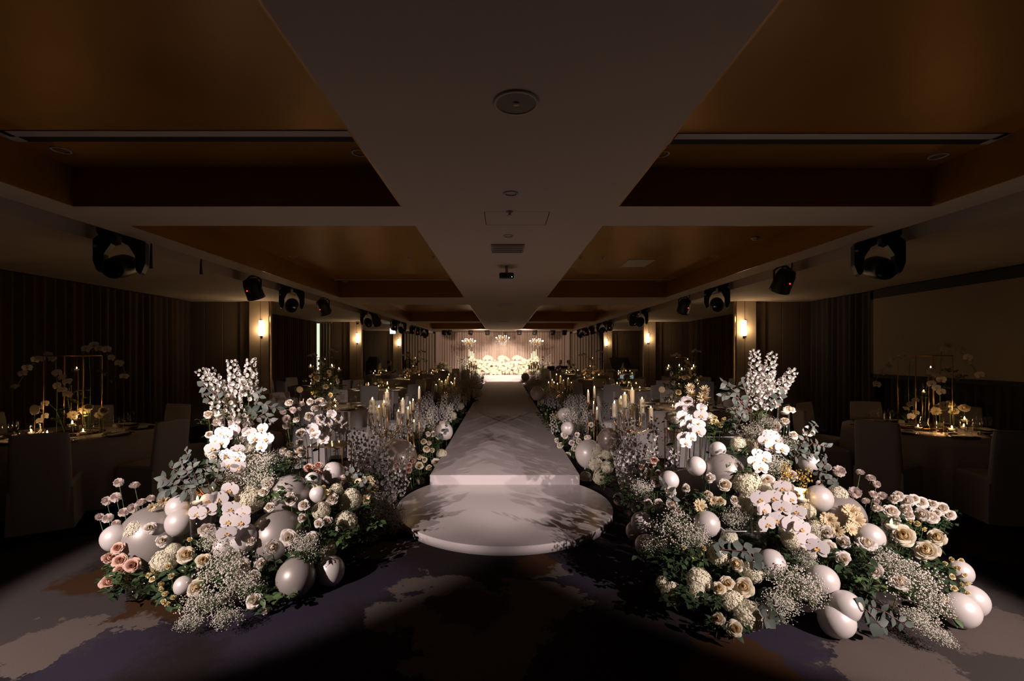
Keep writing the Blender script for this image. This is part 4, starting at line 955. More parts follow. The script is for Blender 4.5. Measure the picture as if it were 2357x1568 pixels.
for tip, foot in (((1806, 1062), (1806, 1095)), ((1862, 1074), (1858, 1110)), ((1838, 1080), (1842, 1105)), ((1850, 1110), (1848, 1135)), ((1815, 1070), (1812, 1100))):
    sp_px(tip, foot, 16, .016, 'y', lab='short yellow stock-like', dy=-.05)
# baby's breath
for u, v, r, var, fl in ((545,1075,62,0,1),(600,1075,50,1,1),(590,1110,50,0,1),(530,1110,40,1,1),(515,1320,75,0,1),(560,1350,55,1,.9),(500,1245,48,1,1),(470,1390,60,0,.8),(520,1420,45,2,.9),(440,1430,38,2,.8),(887,1181,48,0,1),(905,1205,38,1,1),(860,1150,30,1,1),(700,1262,48,1,1),(560,1015,30,1,1),(640,1060,34,0,1),
 (1735,1000,40,0,1),(1800,1030,44,1,1),(1780,1075,40,0,1),(1770,975,30,1,1),(1557,1225,70,0,1),(1600,1245,50,1,1),(1510,1265,45,1,1),(1690,1195,40,0,1),(1830,1350,66,0,1),(1800,1395,50,1,.9),(1870,1370,44,0,1),(2095,1340,72,0,1),(2050,1300,48,1,1),(2140,1390,55,1,.9),(2120,1430,50,0,.8),(2160,1465,40,2,.8),(1480,1130,34,1,1),(1690,945,22,1,1),(1345,1058,14,1,1),(1850,1290,34,1,1)):
    p = Q(u, v, 0, .10); s = side_of(u); gyp(p, px(r, p) * 1.05, 'airy white cloud of gypsophila ' + near_(u, v), 'gypsophila ' + near_(u, v), var, fl)
# eucalyptus
def eu(pts, n, L, rd=False, dy=0):
    m = depth(*pts[0]) + dy; s = side_of(pts[0][0]); eucalyptus([P(u, v, m - .05 * i) for i, (u, v) in enumerate(pts)], n, L, '%s-leaved eucalyptus branch %s' % ('round' if rd else 'narrow', near_(*pts[1])), '%s eucalyptus %s' % ('round' if rd else 'narrow', near_(*pts[1])), rd)
for pts, n, L, rd in (([(560,975),(590,930),(605,895)], 12, .085, 0), ([(565,970),(600,930),(640,940)], 12, .085, 0), ([(570,975),(610,950),(625,975)], 10, .075, 0), ([(545,965),(500,915),(465,885)], 9, .075, 1), ([(530,960),(490,930),(468,905)], 8, .08, 1),
    ([(470,1140),(445,1080),(427,1035)], 13, .07, 1), ([(470,1140),(430,1095),(390,1075)], 14, .09, 0), ([(470,1140),(425,1120),(375,1130)], 14, .10, 0), ([(480,1140),(470,1100),(480,1060)], 12, .07, 0), ([(465,1145),(430,1115),(405,1095)], 14, .08, 0), ([(480,1140),(500,1100),(505,1075)], 10, .07, 0), ([(475,1145),(440,1105),(415,1060)], 16, .08, 0), ([(478,1145),(430,1130),(392,1110)], 16, .09, 0), ([(480,1140),(455,1110),(440,1070)], 16, .075, 0), ([(485,1142),(480,1110),(460,1085)], 14, .07, 0), ([(470,1145),(420,1105),(372,1105)], 15, .10, 0),
    ([(1728,948),(1690,900),(1662,878)], 14, .075, 0), ([(1728,950),(1700,930),(1683,975)], 14, .075, 0), ([(1728,948),(1695,915),(1660,910)], 13, .075, 0), ([(1745,950),(1780,925),(1800,905)], 10, .07, 1), ([(1728,955),(1712,950),(1690,1000)], 10, .07, 0), ([(1730,940),(1715,900),(1705,870)], 9, .06, 0),
    ([(1820,1060),(1860,1000),(1880,975)], 16, .06, 0), ([(1820,1060),(1870,1020),(1905,1030)], 16, .065, 0), ([(1815,1060),(1850,1040),(1880,1050)], 14, .06, 0), ([(1870,1110),(1895,1080),(1900,1050)], 12, .06, 1), ([(1880,1120),(1905,1100),(1920,1110)], 10, .055, 1),
    ([(1560,1170),(1545,1140),(1520,1105)], 10, .06, 0), ([(1640,1250),(1660,1265),(1720,1270),(1755,1310)], 14, .075, 1), ([(1700,1250),(1730,1275),(1765,1310)], 10, .08, 0), ([(1970,1385),(2000,1410),(2030,1445)], 11, .085, 1), ([(1990,1390),(2040,1410),(2085,1440)], 12, .075, 0), ([(1780,1380),(1785,1400),(1800,1430)], 9, .07, 1), ([(1760,1385),(1770,1405),(1765,1430)], 8, .07, 1),
    ([(1010,1020),(1020,1000),(1030,975)], 8, .07, 1), ([(850,1140),(830,1100),(800,1085)], 9, .06, 1)):
    eu(pts, n, L, bool(rd))
# dark leafy filler behind and below the blooms
allb = [(u, v) for L_ in (W_ROSES, C_ROSES, HYDS) for (u, v, r) in L_] + [(u, v) for (u, v, r) in B_ROSES] + SPR[::3]
for i, (u, v) in enumerate(allb):
    if v < 1000 and i % 3: continue
    if any((u - a) ** 2 + (v + 16 - b) ** 2 < (c_ + 12) ** 2 for a, b, c_, _ in BALS if c_ > 17): continue
    s = side_of(u); p = P(u + rnd.uniform(-14, 14), v + 16, depth(u, v) + .12); p.z = max(.05, p.z - .03)
    sprig(p, rnd.uniform(.09, .15), 'dark green leafy sprig ' + near_(u, v), 'leafy sprigs ' + near_(u, v))
for s, pts in ((-1, [(300,1340),(330,1370),(270,1370),(430,1330),(480,1340),(620,1370),(640,1390),(700,1300),(740,1260),(800,1240),(840,1220),(870,1240),(830,1180),(780,1250),(640,1090),(660,1085),(620,1150),(700,1120),(860,1110),(830,1130),(930,1110),(950,1095),(980,1100)]),
               (1, [(1560,1310),(1590,1300),(1540,1330),(1600,1400),(1640,1400),(1560,1395),(1520,1300),(1580,1285),(1460,1140),(1440,1160),(1420,1130),(1400,1110),(1700,1090),(1690,1060),(1640,1180),(1600,1190),(1990,1280),(1960,1320),(2000,1350),(2040,1270),(2140,1330),(2160,1230),(2050,1215),(1900,1290),(1830,1300),(1620,1000),(1645,995),(1600,1010),(1670,990)])):
    for u, v in pts:
        p = Q(u, v, .05, .05); sprig(p, rnd.uniform(.12, .19), 'dark green leafy sprig ' + near_(u, v), 'leafy sprigs ' + near_(u, v))
POLY = {-1: [(250,1290),(330,1240),(470,1180),(620,1120),(760,1110),(880,1120),(900,1230),(700,1330),(560,1370),(380,1350)], 1: [(1450,1150),(1600,1130),(1760,1120),(1900,1160),(2150,1200),(2170,1330),(1960,1360),(1700,1380),(1560,1340),(1470,1230)]}
def inpoly(u, v, pl):
    c_ = False
    for (x0_, y0_), (x1_, y1_) in zip(pl, pl[1:] + pl[:1]):
        if (y0_ > v) != (y1_ > v) and u < (x1_ - x0_) * (v - y0_) / (y1_ - y0_) + x0_: c_ = not c_
    return c_
for s, n_ in ((-1, 60), (1, 75)):
    k = 0
    while k < n_:
        u, v = (rnd.uniform(240, 910), rnd.uniform(1100, 1380)) if s < 0 else (rnd.uniform(1440, 2180), rnd.uniform(1110, 1390))
        if not inpoly(u, v, POLY[s]): continue
        k += 1
        if any((u - a) ** 2 + (v - b) ** 2 < (c_ + 14) ** 2 for a, b, c_, _ in BALS if c_ > 17): continue
        p = P(u, v, depth(u, v) + .20); p.z = max(.06, p.z - .10); sprig(p, rnd.uniform(.13, .19), 'dark green leafy sprig ' + near_(u, v), 'leafy sprigs ' + near_(u, v), rnd.randrange(3))
# vases, floating candles, acrylic stands in the banks
def vase_px(u0, u1, v0, v1, dy, label, candles=()):
    Y = depth((u0 + u1) / 2, v1) + dy; r = (u1 - u0) / 2 / F_PX * Y; top = EYE - (v0 - VY) / F_PX * Y; bot = max(.004, EYE - (v1 - VY) / F_PX * Y)
    x = ((u0 + u1) / 2 - VX) / F_PX * Y
    cyl_glass((x, Y, bot), r, top - bot, label, None, (top - bot) * .5)
    for k, (u, v) in enumerate(candles):
        pz = P(u, v, Y); candle('float_wax', V((x + (pz.x - x) * .6, Y + (.02 if k else -.01), pz.z)), 'lit floating candle in the ' + label.split(' ', 1)[1], 'candles in vases of the flower banks')
    return x, Y, bot, top
for a in ((491, 516, 943, 1040, .10, 'tall glass cylinder beside the window-side delphiniums', [(505, 957)]), (441, 488, 1126, 1230, .06, 'wide glass cylinder among the window-side orchids', [(451, 1156), (466, 1157)]),
          (548, 568, 955, 1060, .12, 'slim glass vase holding the window-side delphiniums'), (1728, 1752, 950, 1050, .12, 'slim glass vase holding the screen-side delphiniums'), (1791, 1816, 931, 1030, .10, 'tall glass cylinder beside the screen-side delphiniums', [(1806, 950)]),
          (1728, 1748, 1165, 1238, .02, 'glass vase on the acrylic box under the screen-side orchids'), (1826, 1862, 1128, 1215, .08, 'wide glass cylinder beside the screen-side orchids', [(1843, 1151)]), (2032, 2060, 1195, 1260, .06, 'short glass cylinder under the flat rose bouquet', [(2050, 1211)]),
          (297, 340, 1345, 1372, .02, 'low glass bowl holding the blush roses'), (1740, 1772, 1385, 1440, .06, 'low glass bowl under the large front hydrangea')):
    vase_px(*a)
point(P(505, 940, depth(505, 957) + .02), .25, (1, .6, .25), .01); point(P(466, 1140, depth(466, 1157)), .3, (1, .6, .25), .01); point(P(1843, 1140, depth(1843, 1151) - .03), .4, (1, .6, .25), .01); point(P(1806, 938, depth(1806, 950)), .25, (1, .6, .25), .01)
def acrylic_box(x, y, w, d, h, label, m=None):
    t = thing('acrylic_plinth', label, 'plinth', (x, y, 0)); m = m or m_acryl; e = .008
    for nm, a, b in (('side_panel', (-w / 2, -d / 2, 0), (w / 2, -d / 2 + e, h)), ('side_panel', (-w / 2, d / 2 - e, 0), (w / 2, d / 2, h)), ('side_panel', (-w / 2, -d / 2 + e, 0), (-w / 2 + e, d / 2 - e, h)), ('side_panel', (w / 2 - e, -d / 2 + e, 0), (w / 2, d / 2 - e, h)), ('top_panel', (-w / 2, -d / 2, h), (w / 2, d / 2, h + e))):
        ob(nm, MB().box(a, b).mesh(nm, m, False), t)
    ob('bright_edge', MB().tube([(-w / 2, -d / 2, h), (w / 2, -d / 2, h), (w / 2, d / 2, h), (-w / 2, d / 2, h), (-w / 2, -d / 2, h)], .004, 4).mesh('bright_edge', mat('acrylic_edge', (.7, .7, .7), .2)), t)
p = Q(1715, 1222); acrylic_box(p.x, p.y + .12, .28, .26, p.z, 'clear acrylic box with bright edges under the low screen-side orchids')
p = P(1642, 1000, 4.7); acrylic_box(p.x, p.y, .30, .30, p.z, 'tall clear acrylic plinth under the tall orchid cluster')
p = P(1745, 1040, 4.25); acrylic_box(p.x, p.y, .34, .30, max(.3, p.z), 'clear acrylic plinth under the screen-side delphinium vase')
p = P(545, 1055, 4.35); acrylic_box(p.x, p.y, .40, .32, max(.3, p.z), 'clear acrylic plinth under the window-side delphinium vase')
def wire_stand(x, y, w, d, h, label):
    t = thing('wire_stand', label, 'stand', (x, y, 0))
    for sx in (-1, 1):
        for sy in (-1, 1): ob('leg', MB().box((sx * w / 2 - .005, sy * d / 2 - .005, 0), (sx * w / 2 + .005, sy * d / 2 + .005, h)).mesh('leg', m_brass, False), t)
        ob('rail', MB().box((sx * w / 2 - .005, -d / 2, h - .01), (sx * w / 2 + .005, d / 2, h)).mesh('rail', m_brass, False), t)
    for sy in (-1, 1): ob('rail', MB().box((-w / 2, sy * d / 2 - .005, h - .01), (w / 2, sy * d / 2 + .005, h)).mesh('rail', m_brass, False), t)
    ob('glass_top', MB().box((-w / 2, -d / 2, h), (w / 2, d / 2, h + .006)).mesh('glass_top', m_glass, False), t)
p = P(760, 1022, 4.7); wire_stand(p.x, p.y, .34, .28, p.z, 'thin bronze wire stand under the tall window-side orchids')
p = P(1570, 990, 4.75); wire_stand(p.x, p.y, .26, .26, p.z, 'thin black wire stand under the tall screen-side orchids')
# ------------------------------------------------------------------ candelabra and candlesticks along the aisle
ME['shade'] = MB().lathe([(.034, 0), (.050, .03), (.052, .09), (.045, .17), (.060, .235)], 20, cap=False).mesh('hurricane_shade', m_glass)
ME['cup'] = MB().lathe([(.006, -.05), (.012, -.03), (.045, -.008), (.050, 0), (.001, 0)], 18, cap=False).mesh('candle_cup', m_crystal)
ME['drop'] = MB().octa((0, 0, 0), 1).mesh('crystal_drop', m_crystal, False)
def drops(n, L):
    b = MB()
    for k in range(n): b.octa((0, 0, -L * (k + .5) / n), .009)
    b.octa((0, 0, -L - .012), .013); return b
ME['strand'] = drops(9, .16).mesh('crystal_strand', m_crystal, False); ME['strand_l'] = drops(14, .26).mesh('crystal_strand', m_crystal, False)
def candelabra(cands, Y, base_xy, label, grp, lamp=1.0):
    bx, by = base_xy; t = thing('crystal_candelabra', label, 'candelabra', (bx, by, 0)); B = T((-bx, -by, 0)); zs = [c[2] for c in cands]; zc = min(zs) - .10
    ob('base', MB().lathe([(.14, 0), (.14, .015), (.05, .04), (.03, .08)], 20).mesh('base', m_gold), t)
    b = MB(); z = .06
    while z < zc + .06:
        b.ball((0, 0, z + .045), .030, 10, 6, 1.5); b.ball((0, 0, z + .10), .016, 8, 6); z += .115
    ob('crystal_column', b.mesh('crystal_column', m_crystal), t)
    for (x, y, z) in cands:
        lx, ly = x - bx, y - by
        pts = [V((0, 0, zc)), V((lx * .35, ly * .35, zc - .07)), V((lx * .8, ly * .8, zc - .05 + (z - zc) * .3)), V((lx, ly, z - .05))]
        ob('arm', MB().tube(pts, .009, 8).mesh('arm', m_gold), t)
        c_ = ob('candle_cup', ME['cup'], t, T((lx, ly, z))); ob('glass_shade', ME['shade'], t, T((lx, ly, z)))
        for k in range(3):
            a = k * 2.1; ob('crystal_strand', ME['strand'] if k else ME['strand_l'], t, T((lx + .045 * math.cos(a), ly + .045 * math.sin(a), z - .01)))
        candle('pillar', V((x, y, z + .001)), 'ivory pillar candle in the ' + label, grp)
    for k in range(10):
        a = k * .63; ob('crystal_strand', ME['strand_l'], t, T((.10 * math.cos(a), .10 * math.sin(a), zc - .02)))
    b = MB(); q_ = random.Random(int(bx * 100))
    for k in range(150):
        a = q_.uniform(0, 6.28); rr = .05 + .20 * q_.random(); b.octa((rr * math.cos(a), rr * math.sin(a), zc - .30 + .42 * q_.random()), q_.uniform(.006, .013))
    ob('crystal_drops', b.mesh('crystal_drops', m_crystal, False), t, kind='stuff')
    point((bx, by - .12, max(zs) + .30), 1.1 * lamp, (1, .62, .28), .05)
    point((bx, by, min(zs) - .12), .5 * lamp, (1, .62, .28), .04)
LC = [(857,951),(853,977),(872,968),(884,957),(891,933),(927,951),(917,977)]
RC = [(1414,960),(1429,948),(1455,928),(1454,964),(1478,950),(1498,970),(1438,938)]
L2 = [(1011,890),(1017,895),(1026,892),(1031,884),(1041,900),(1047,888),(1004,902)]
R2 = [(1263,897),(1271,891),(1283,900),(1290,882),(1297,892),(1308,888),(1315,897)]
def cands(lst, Y, sp): return [(lambda q: (q.x, q.y, q.z))(P(u, v, Y + sp * ((i * 37 % 7) / 3.0 - 1))) for i, (u, v) in enumerate(lst)]
candelabra(cands(LC, 6.7, .14), 6.7, ((890 - VX) / F_PX * 6.7, 6.7), 'crystal candelabra beside the window-side delphiniums', 'candles of the near window-side candelabra')
candelabra(cands(RC, 6.6, .14), 6.6, ((1455 - VX) / F_PX * 6.6, 6.6), 'crystal candelabra beside the screen-side delphiniums', 'candles of the near screen-side candelabra')
candelabra(cands(L2, 13.2, .14), 13.2, (-1.6, 13.2), 'crystal candelabra halfway along the runway, window side', 'candles of the middle window-side candelabra', .7)
candelabra(cands(R2, 13.2, .14), 13.2, (1.62, 13.2), 'crystal candelabra halfway along the runway, screen side', 'candles of the middle screen-side candelabra', .7)
for s in (-1, 1):
    c_ = [(s * 1.38 + dx, 20.6 + dy, 1.02 + dz) for dx, dy, dz in ((-.2, 0, 0), (-.1, .1, .08), (0, -.05, .14), (.1, .1, .06), (.2, 0, 0))]
    candelabra(c_, 20.6, (s * 1.38, 20.6), 'crystal candelabra at the far runway end, %s side' % ('window' if s < 0 else 'screen'), 'candles of the far %s-side candelabra' % ('window' if s < 0 else 'screen'), .5)
ME['ck_cup'] = MB().lathe([(.006, -.05), (.012, -.02), (.026, 0), (.026, .006), (.001, .006)], 14, cap=False).mesh('cup', m_brass)
ME['ck_base'] = MB().lathe([(.06, 0), (.06, .008), (.012, .02)], 18).mesh('base', m_brass)
def candlestick(p, label, group):
    t = thing('candlestick', label, 'candlestick', (p.x, p.y, 0), group)
    ob('base', ME['ck_base'], t); ob('rod', MB().tube([(0, 0, .01), (0, 0, p.z - .03)], .006, 8).mesh('rod', m_brass), t); ob('cup', ME['ck_cup'], t, T((0, 0, p.z)))
    candle('taper', p + V((0, 0, .006)), 'ivory candle burning on a slim bronze candlestick ' + label.split('candlestick ')[1], 'candles on ' + group)
for lst, Y, sd in (([(965, 919), (951, 946), (944, 953), (939, 966), (953, 995)], 6.9, 'window'), ([(1354, 927), (1368, 918), (1367, 953), (1374, 967)], 6.9, 'screen')):
    for i, (u, v) in enumerate(lst): candlestick(P(u, v, Y + .12 * (i % 3)), 'slim bronze candlestick beside the runway, %s side' % sd, 'bronze candlesticks on the %s side' % sd)
for s in (-1, 1):
    for y, z, dx in ((12.6, .75, .15), (12.9, .95, .25), (21.4, 1.0, .1), (21.8, 1.15, .2)):
        candlestick(V((s * (1.25 + dx), y, z)), 'slim bronze candlestick farther along the runway, %s side' % ('window' if s < 0 else 'screen'), 'far bronze candlesticks on the %s side' % ('window' if s < 0 else 'screen'))
# ------------------------------------------------------------------ flowers lining the runway
AB = {-1: 'lining the window side of the runway', 1: 'lining the screen side of the runway'}
rnd.seed(21)
for s in (-1, 1):
    y = 7.4
    while y < 24.2:
        far = y > 15
        x = s * (RXC * s + .98 + rnd.uniform(.02, .75)); hgt = .20 + .45 * rnd.random() * (.6 + .4 * (abs(x) - 1))
        k = rnd.random(); p = V((x, y, hgt)); g = AB[s]
        if 8.6 < y < 11.5 and s < 0 and abs(x) < 1.3: k = .5
        if 9 < y < 11.2 and s > 0: k = .92 if abs(x) < 1.45 else .2
        if k < .40:
            for q in range(3 if not far else 2): far_spike(V((x + rnd.uniform(-.12, .12), y + rnd.uniform(-.15, .15), .004)), rnd.uniform(.45, .85), rnd.choice('wwl'), 'pale lilac-white delphinium spire ' + g, 'delphiniums ' + g)
        elif k < .58: bloom('hydrangea', rnd.choice(HYD), p, rnd.uniform(.075, .10), 'creamy hydrangea head ' + g, 'flower', 'hydrangeas ' + g, stem=.004, stuff=True)
        elif k < .80:
            for q in range(3):
                pp = p + V((rnd.uniform(-.12, .12), rnd.uniform(-.15, .15), rnd.uniform(-.08, .08)))
                kd = 'blush' if (s < 0 and 11.5 < y < 15) or rnd.random() < .15 else 'white'
                rose(pp, .048, kd, '%s rose %s' % ('blush pink' if kd == 'blush' else 'white', g), '%s roses %s' % (kd, g), leaves=1)
        elif k < .90: gyp(V((x, y, max(.2, hgt))), rnd.uniform(.15, .22), 'airy white cloud of gypsophila ' + g, 'gypsophila ' + g, rnd.randrange(2))
        else:
            for q in range(9):
                pp = p + V((rnd.uniform(-.18, .18), rnd.uniform(-.2, .2), rnd.uniform(-.15, .12))); pp.z = max(.06, pp.z); rose(pp, .022, 'spray', 'small pale yellow spray rose ' + g, 'spray roses ' + g, leaves=0)
        far_sprig(V((x + rnd.uniform(-.1, .1), y, .10 + hgt * .3)), rnd.uniform(.16, .26))
        y += rnd.uniform(.10, .17) * (1 if not far else 1.25)
for u, v, Y, r in ((1237, 905, 12.0, .18), (1103, 905, 14.5, .12), (1209, 868, 19.5, .17), (1052, 857, 23.5, .20), (1066, 860, 23.6, .12), (1300, 955, 9.0, .14)):
    p = P(u, v, Y); p.z = max(p.z, r * 1.02); s = side_of(u); balloon(p, r, 'pearl balloon ' + AB[s], 'balloons ' + AB[s])
# far bouquets on the floor in front of the stage
for s, x, y, n in ((-1, -3.1, 24.6, 48), (1, 2.6, 25.0, 40), (1, 3.5, 24.9, 16)):
    for k in range(n):
        a = rnd.uniform(0, 6.28); rr = rnd.uniform(0, .42); p = V((x + rr * math.cos(a), y + rr * math.sin(a) * .6, .55 + .45 * rnd.random() + .25 * (1 - rr)))
        g = 'in the far bouquet before the backdrop, %s side' % ('window' if s < 0 else 'screen')
        if k % 3 == 0: far_hyd(p, .10)
        elif k % 3 == 1: far_rose(p, .06)
        else: far_sprig(p - V((0, -.05, .1)), .24)
# ------------------------------------------------------------------ centrepieces
ME['bubble'] = MB().ball((0, 0, .045), .05, 16, 10, .9).mesh('bubble_glass', m_glass); ME['tallfoot'] = MB().lathe([(.035, 0), (.03, .004), (.005, .01), (.004, .10), (.02, .12), (.045, .135), (.048, .16)], 14, cap=False).mesh('stemmed_holder', m_glass)
def tealight(x, y, z, tn, tall=0, grp='candles'):
    g = tag(ob('candle_glass', ME['tallfoot'] if tall else ME['bubble'], None, T((x, y, z))), 'clear %s candle glass on the %s' % ('stemmed' if tall else 'bubble', tn), 'glass', 'candle glasses on the ' + tn)
    candle('float_wax', V((x, y, z + (.145 if tall else .045))), 'lit floating candle on the ' + tn, 'candles on the ' + tn, .95)
def gold_frame(cx, cy, z, w, d, h, tn, rot=0):
    t = thing('gold_frame', 'tall open gold rod frame standing on the ' + tn, 'frame', group=None, M=T((cx, cy, z)) @ RZ(rot)); r = .0062
    def rod(a, b): ob('rod', MB().tube([a, b], r, 6).mesh('rod', m_gold), t)
    c4 = [(-w / 2, -d / 2), (w / 2, -d / 2), (w / 2, d / 2), (-w / 2, d / 2)]
    for i, (x, y) in enumerate(c4):
        rod((x, y, 0), (x, y, h)); q = c4[(i + 1) % 4]; rod((x, y, h), (*q, h)); rod((x, y, .008), (*q, .008))
    for k, x in enumerate((-.12, -.03, .06, .13)):
        rod((x * w / .5, 0, 0), (x * w / .5, 0, h * (1, .62, .8, .95)[k]))
    ob('ring', MB().tube([(.12 * w / .5 + .04 * math.cos(a * .5236), .04 * math.sin(a * .5236), h * .55) for a in range(13)], .003, 5).mesh('ring', m_gold), t)
    return t
def centre(cx, cy, tn, kind, near):
    z = TZ + .001; r_ = rnd; G2 = 'on the ' + tn
    if kind == 'frame':
        tag(ob('mirror_tray', MB().lathe([(.001, 0), (.30, 0), (.30, .010), (.001, .011)], 40, cap=False).mesh('mirror_tray', m_mirror), None, T((cx, cy, z))), 'round dark mirror tray under the gold frame ' + G2, 'tray')
        zt = z + .012; gold_frame(cx, cy, zt, .46, .26, .92 if near else .82, tn)
        nf = 7 if near else 4
        for s, hh in ((-1, .88), (1, 1.0)):
            pts = [V((cx + s * (.20 + .075 * k), cy - .05 + .02 * (k % 2), zt + hh + .03 * k - .014 * k * k + .03 * (k % 2))) for k in range(nf)]
            orchid(pts, .05, 'orchid over the gold frame ' + G2, 'arching orchids ' + G2, base=V((cx + s * .2, cy, zt)))
        orchid([V((cx - .05 + .06 * (k % 3), cy - .15, zt + .72 - .05 * k)) for k in range(6)], .05, 'orchid cluster inside the gold frame ' + G2, None, base=V((cx, cy, zt)))
        orchid([V((cx - .22 - .06 * (k % 3), cy - .12, zt + .36 - .05 * k)) for k in range(5)], .045, 'moth orchid low by the gold frame ' + G2, None, base=V((cx - .1, cy, zt)))
        for k in range(5):
            p = V((cx + .10 + .09 * k - .03, cy - .08 + .05 * (k % 2), zt + .22 + .05 * (k % 3)))
            if k < 2: bloom('gerbera', MUM[k], p, .055, 'pale yellow gerbera by the gold frame ' + G2, 'flower', 'gerberas ' + G2, base=V((p.x, p.y, zt)))
            else: rose(p, .055, 'cream', 'cream rose at the foot of the gold frame ' + G2, 'roses ' + G2, base=V((p.x, p.y, zt)), leaves=1)
        for k in range(4): far_sprig(V((cx + r_.uniform(-.25, .25), cy, zt + .12 + .12 * k)), .13)
        for k in range(2): far_sprig(V((cx + .36 + .08 * k, cy + .02, zt + .70 - .08 * k)), .12)
        tl = [(-.28, -.22, 0), (.02, -.34, 0), (.30, -.20, 0), (.24, -.27, 1), (-.05, .10, 1)]
        for dx, dy, tall in tl if near else tl[:4]: tealight(cx + dx, cy + dy, z + (.012 if math.hypot(dx, dy) < .3 else 0), tn, tall)
        for dx, hh in ((.06, .72), (-.03, .42)):
            ob_ = thing('hanging_candle_glass', 'clear bubble glass hung in the gold frame ' + G2, 'glass', (cx + dx, cy - .02, zt + hh), 'hanging glasses ' + G2)
            ob('bubble', ME['bubble'], ob_); ob('hook', MB().tube([(0, 0, .09), (0, 0, .16), (0, .02, .17)], .0015, 5).mesh('hook', m_gold), ob_)
            candle('float_wax', V((cx + dx, cy - .02, zt + hh + .035)), 'lit candle hung in the gold frame ' + G2, 'hanging candles ' + G2, .7)
    elif kind == 'tower':
        tag(ob('glass_tower', MB().lathe([(.07, 0), (.07, .60), (.066, .60), (.066, .01), (.001, .01)], 24, cap=False).mesh('glass_tower', m_glass), None, T((cx, cy, z))), 'tall glass tower vase hidden in leaves ' + G2, 'vase')
        for k in range(20):
            a = 2.4 * k; hh = .06 + .62 * (k + .5) / 20; rr = .16 + .07 * math.sin(k)
            p = V((cx + rr * math.cos(a), cy + rr * math.sin(a), z + hh))
            far_sprig(p, .16)
            if math.sin(a) < .3:
                rose(p + V((.07 * math.cos(a), .07 * math.sin(a), 0)), .055 if k % 2 else .045, 'cream', 'cream rose on the tall flower tower ' + G2, 'tower roses ' + G2, fd=V((math.cos(a), math.sin(a), .2)), base=V((cx + .04 * math.cos(a), cy + .04 * math.sin(a), z + hh)), leaves=0)
        for k in range(6):
            a = k * 1.05 + .3; tealight(cx + .24 * math.cos(a), cy + .20 * math.sin(a), z + .62 + .05 * (k % 2), tn)
        for k, (dx, dy, tall) in enumerate(((-.25, -.3, 0), (.28, -.30, 1), (.32, -.36, 0), (-.05, -.42, 0), (.1, .3, 0))): tealight(cx + dx, cy + dy, z, tn, tall)
    else:
        tag(ob('glass_bowl', MB().lathe([(.05, 0), (.09, .02), (.10, .10), (.098, .10), (.086, .02), (.001, .012)], 20, cap=False).mesh('glass_bowl', m_glass), None, T((cx, cy, z))), 'low glass bowl of flowers ' + G2, 'bowl')
        for k in range(10):
            a = 2.4 * k; rr = .05 + .12 * (k / 10); p = V((cx + rr * math.cos(a), cy + rr * math.sin(a), z + .27 - .12 * k / 10))
            far_rose(p, .05, V((math.cos(a) * .6, math.sin(a) * .6, .6)))
        for k in range(3): far_sprig(V((cx + .12 * math.cos(k * 2.1), cy + .12 * math.sin(k * 2.1), z + .20)), .17)
        for dx, dy, tall in ((-.26, -.10, 1), (-.30, -.2, 0), (.24, -.12, 1), (.30, -.25, 0), (-.1, .28, 0), (.15, .25, 1)): tealight(cx + dx, cy + dy, z, tn, tall)
        if cy > 18: far_spike(V((cx - .1, cy, z + .03)), .5, 'w', 'white delphinium in the low bowl ' + G2, None)
    point((cx - .1, cy - .36, z + .13), 2.2 if near else 1.8, (1, .56, .22), .03)
    if near: point((cx + .2, cy - .1, z + .25), .6, (1, .56, .22), .03)
    # table number card on a rod
    x0, y0 = cx - .10, cy - .36
    if kind == 'tower': x0, y0 = cx - .38, cy - .15
    if kind == 'low': return
    t = thing('table_number', 'round white number card ' + G2, 'sign', (x0, y0, z))
    ob('foot', MB().lathe([(.03, 0), (.03, .006), (.004, .012)], 14).mesh('foot', m_gold), t); ob('rod', MB().tube([(0, 0, .005), (0, 0, .30)], .003, 6).mesh('rod', m_gold), t)
    dsk = ob('card', MB().lathe([(.001, -.002), (.055, -.002), (.055, .002), (.001, .002)], 28, T((0, 0, .33)) @ RX(R(90)), cap=False).mesh('card', m_cardw, False), t)
    if 'marked 14' in tn:
        tc = bpy.data.curves.new('number', 'FONT'); tc.body = '14'; tc.size = .055; tc.align_x = 'CENTER'; tc.align_y = 'CENTER'; tc.extrude = .0005
        o = bpy.data.objects.new('number', tc); COL.objects.link(o); dg = bpy.context.evaluated_depsgraph_get(); me = bpy.data.meshes.new_from_object(o.evaluated_get(dg)); bpy.data.objects.remove(o)
        me.materials.clear(); me.materials.append(m_ink); ob('number', me, dsk, T((0, -.0035, .333)) @ RX(R(90)))
        ob('rule', MB().box((-.028, -.0035, .290), (.028, -.002, .297)).mesh('rule', m_ink, False), dsk)
for cx, cy_, tn, rot, near, cp in TABLES: centre(cx, cy_, tn, cp, near)
# ------------------------------------------------------------------ stage: platform, head table, chandeliers
tag(ob('stage', MB().bbox((-1.9, 25.6, 0), (1.9, 28.0, .50), .01).mesh('stage', m_white, False)), 'white stage platform under the head table', 'stage')
tag(ob('stage_step', MB().bbox((-1.0, 25.2, 0), (1.0, 25.6, .33), .01).mesh('stage_step', m_white, False)), 'white step up to the stage at the runway end', 'step')
t = thing('head_table', 'long head table with a white cloth front on the stage', 'table', (0, 26.5, .50))
ob('tabletop', MB().bbox((-1.45, -.30, .74), (1.45, .35, .78), .01).mesh('tabletop', m_linen, False), t)
ob('cloth', pleats(-1.44, 1.44, .09, .015, .0, .76, 6, 5).mesh('cloth', m_linen), t, T((0, -.29, 0)))
for sx in (-1, 1): ob('side_cloth', MB().box((sx * 1.44 - .005, -.29, 0), (sx * 1.44 + .005, .34, .76)).mesh('side_cloth', m_linen, False), t)
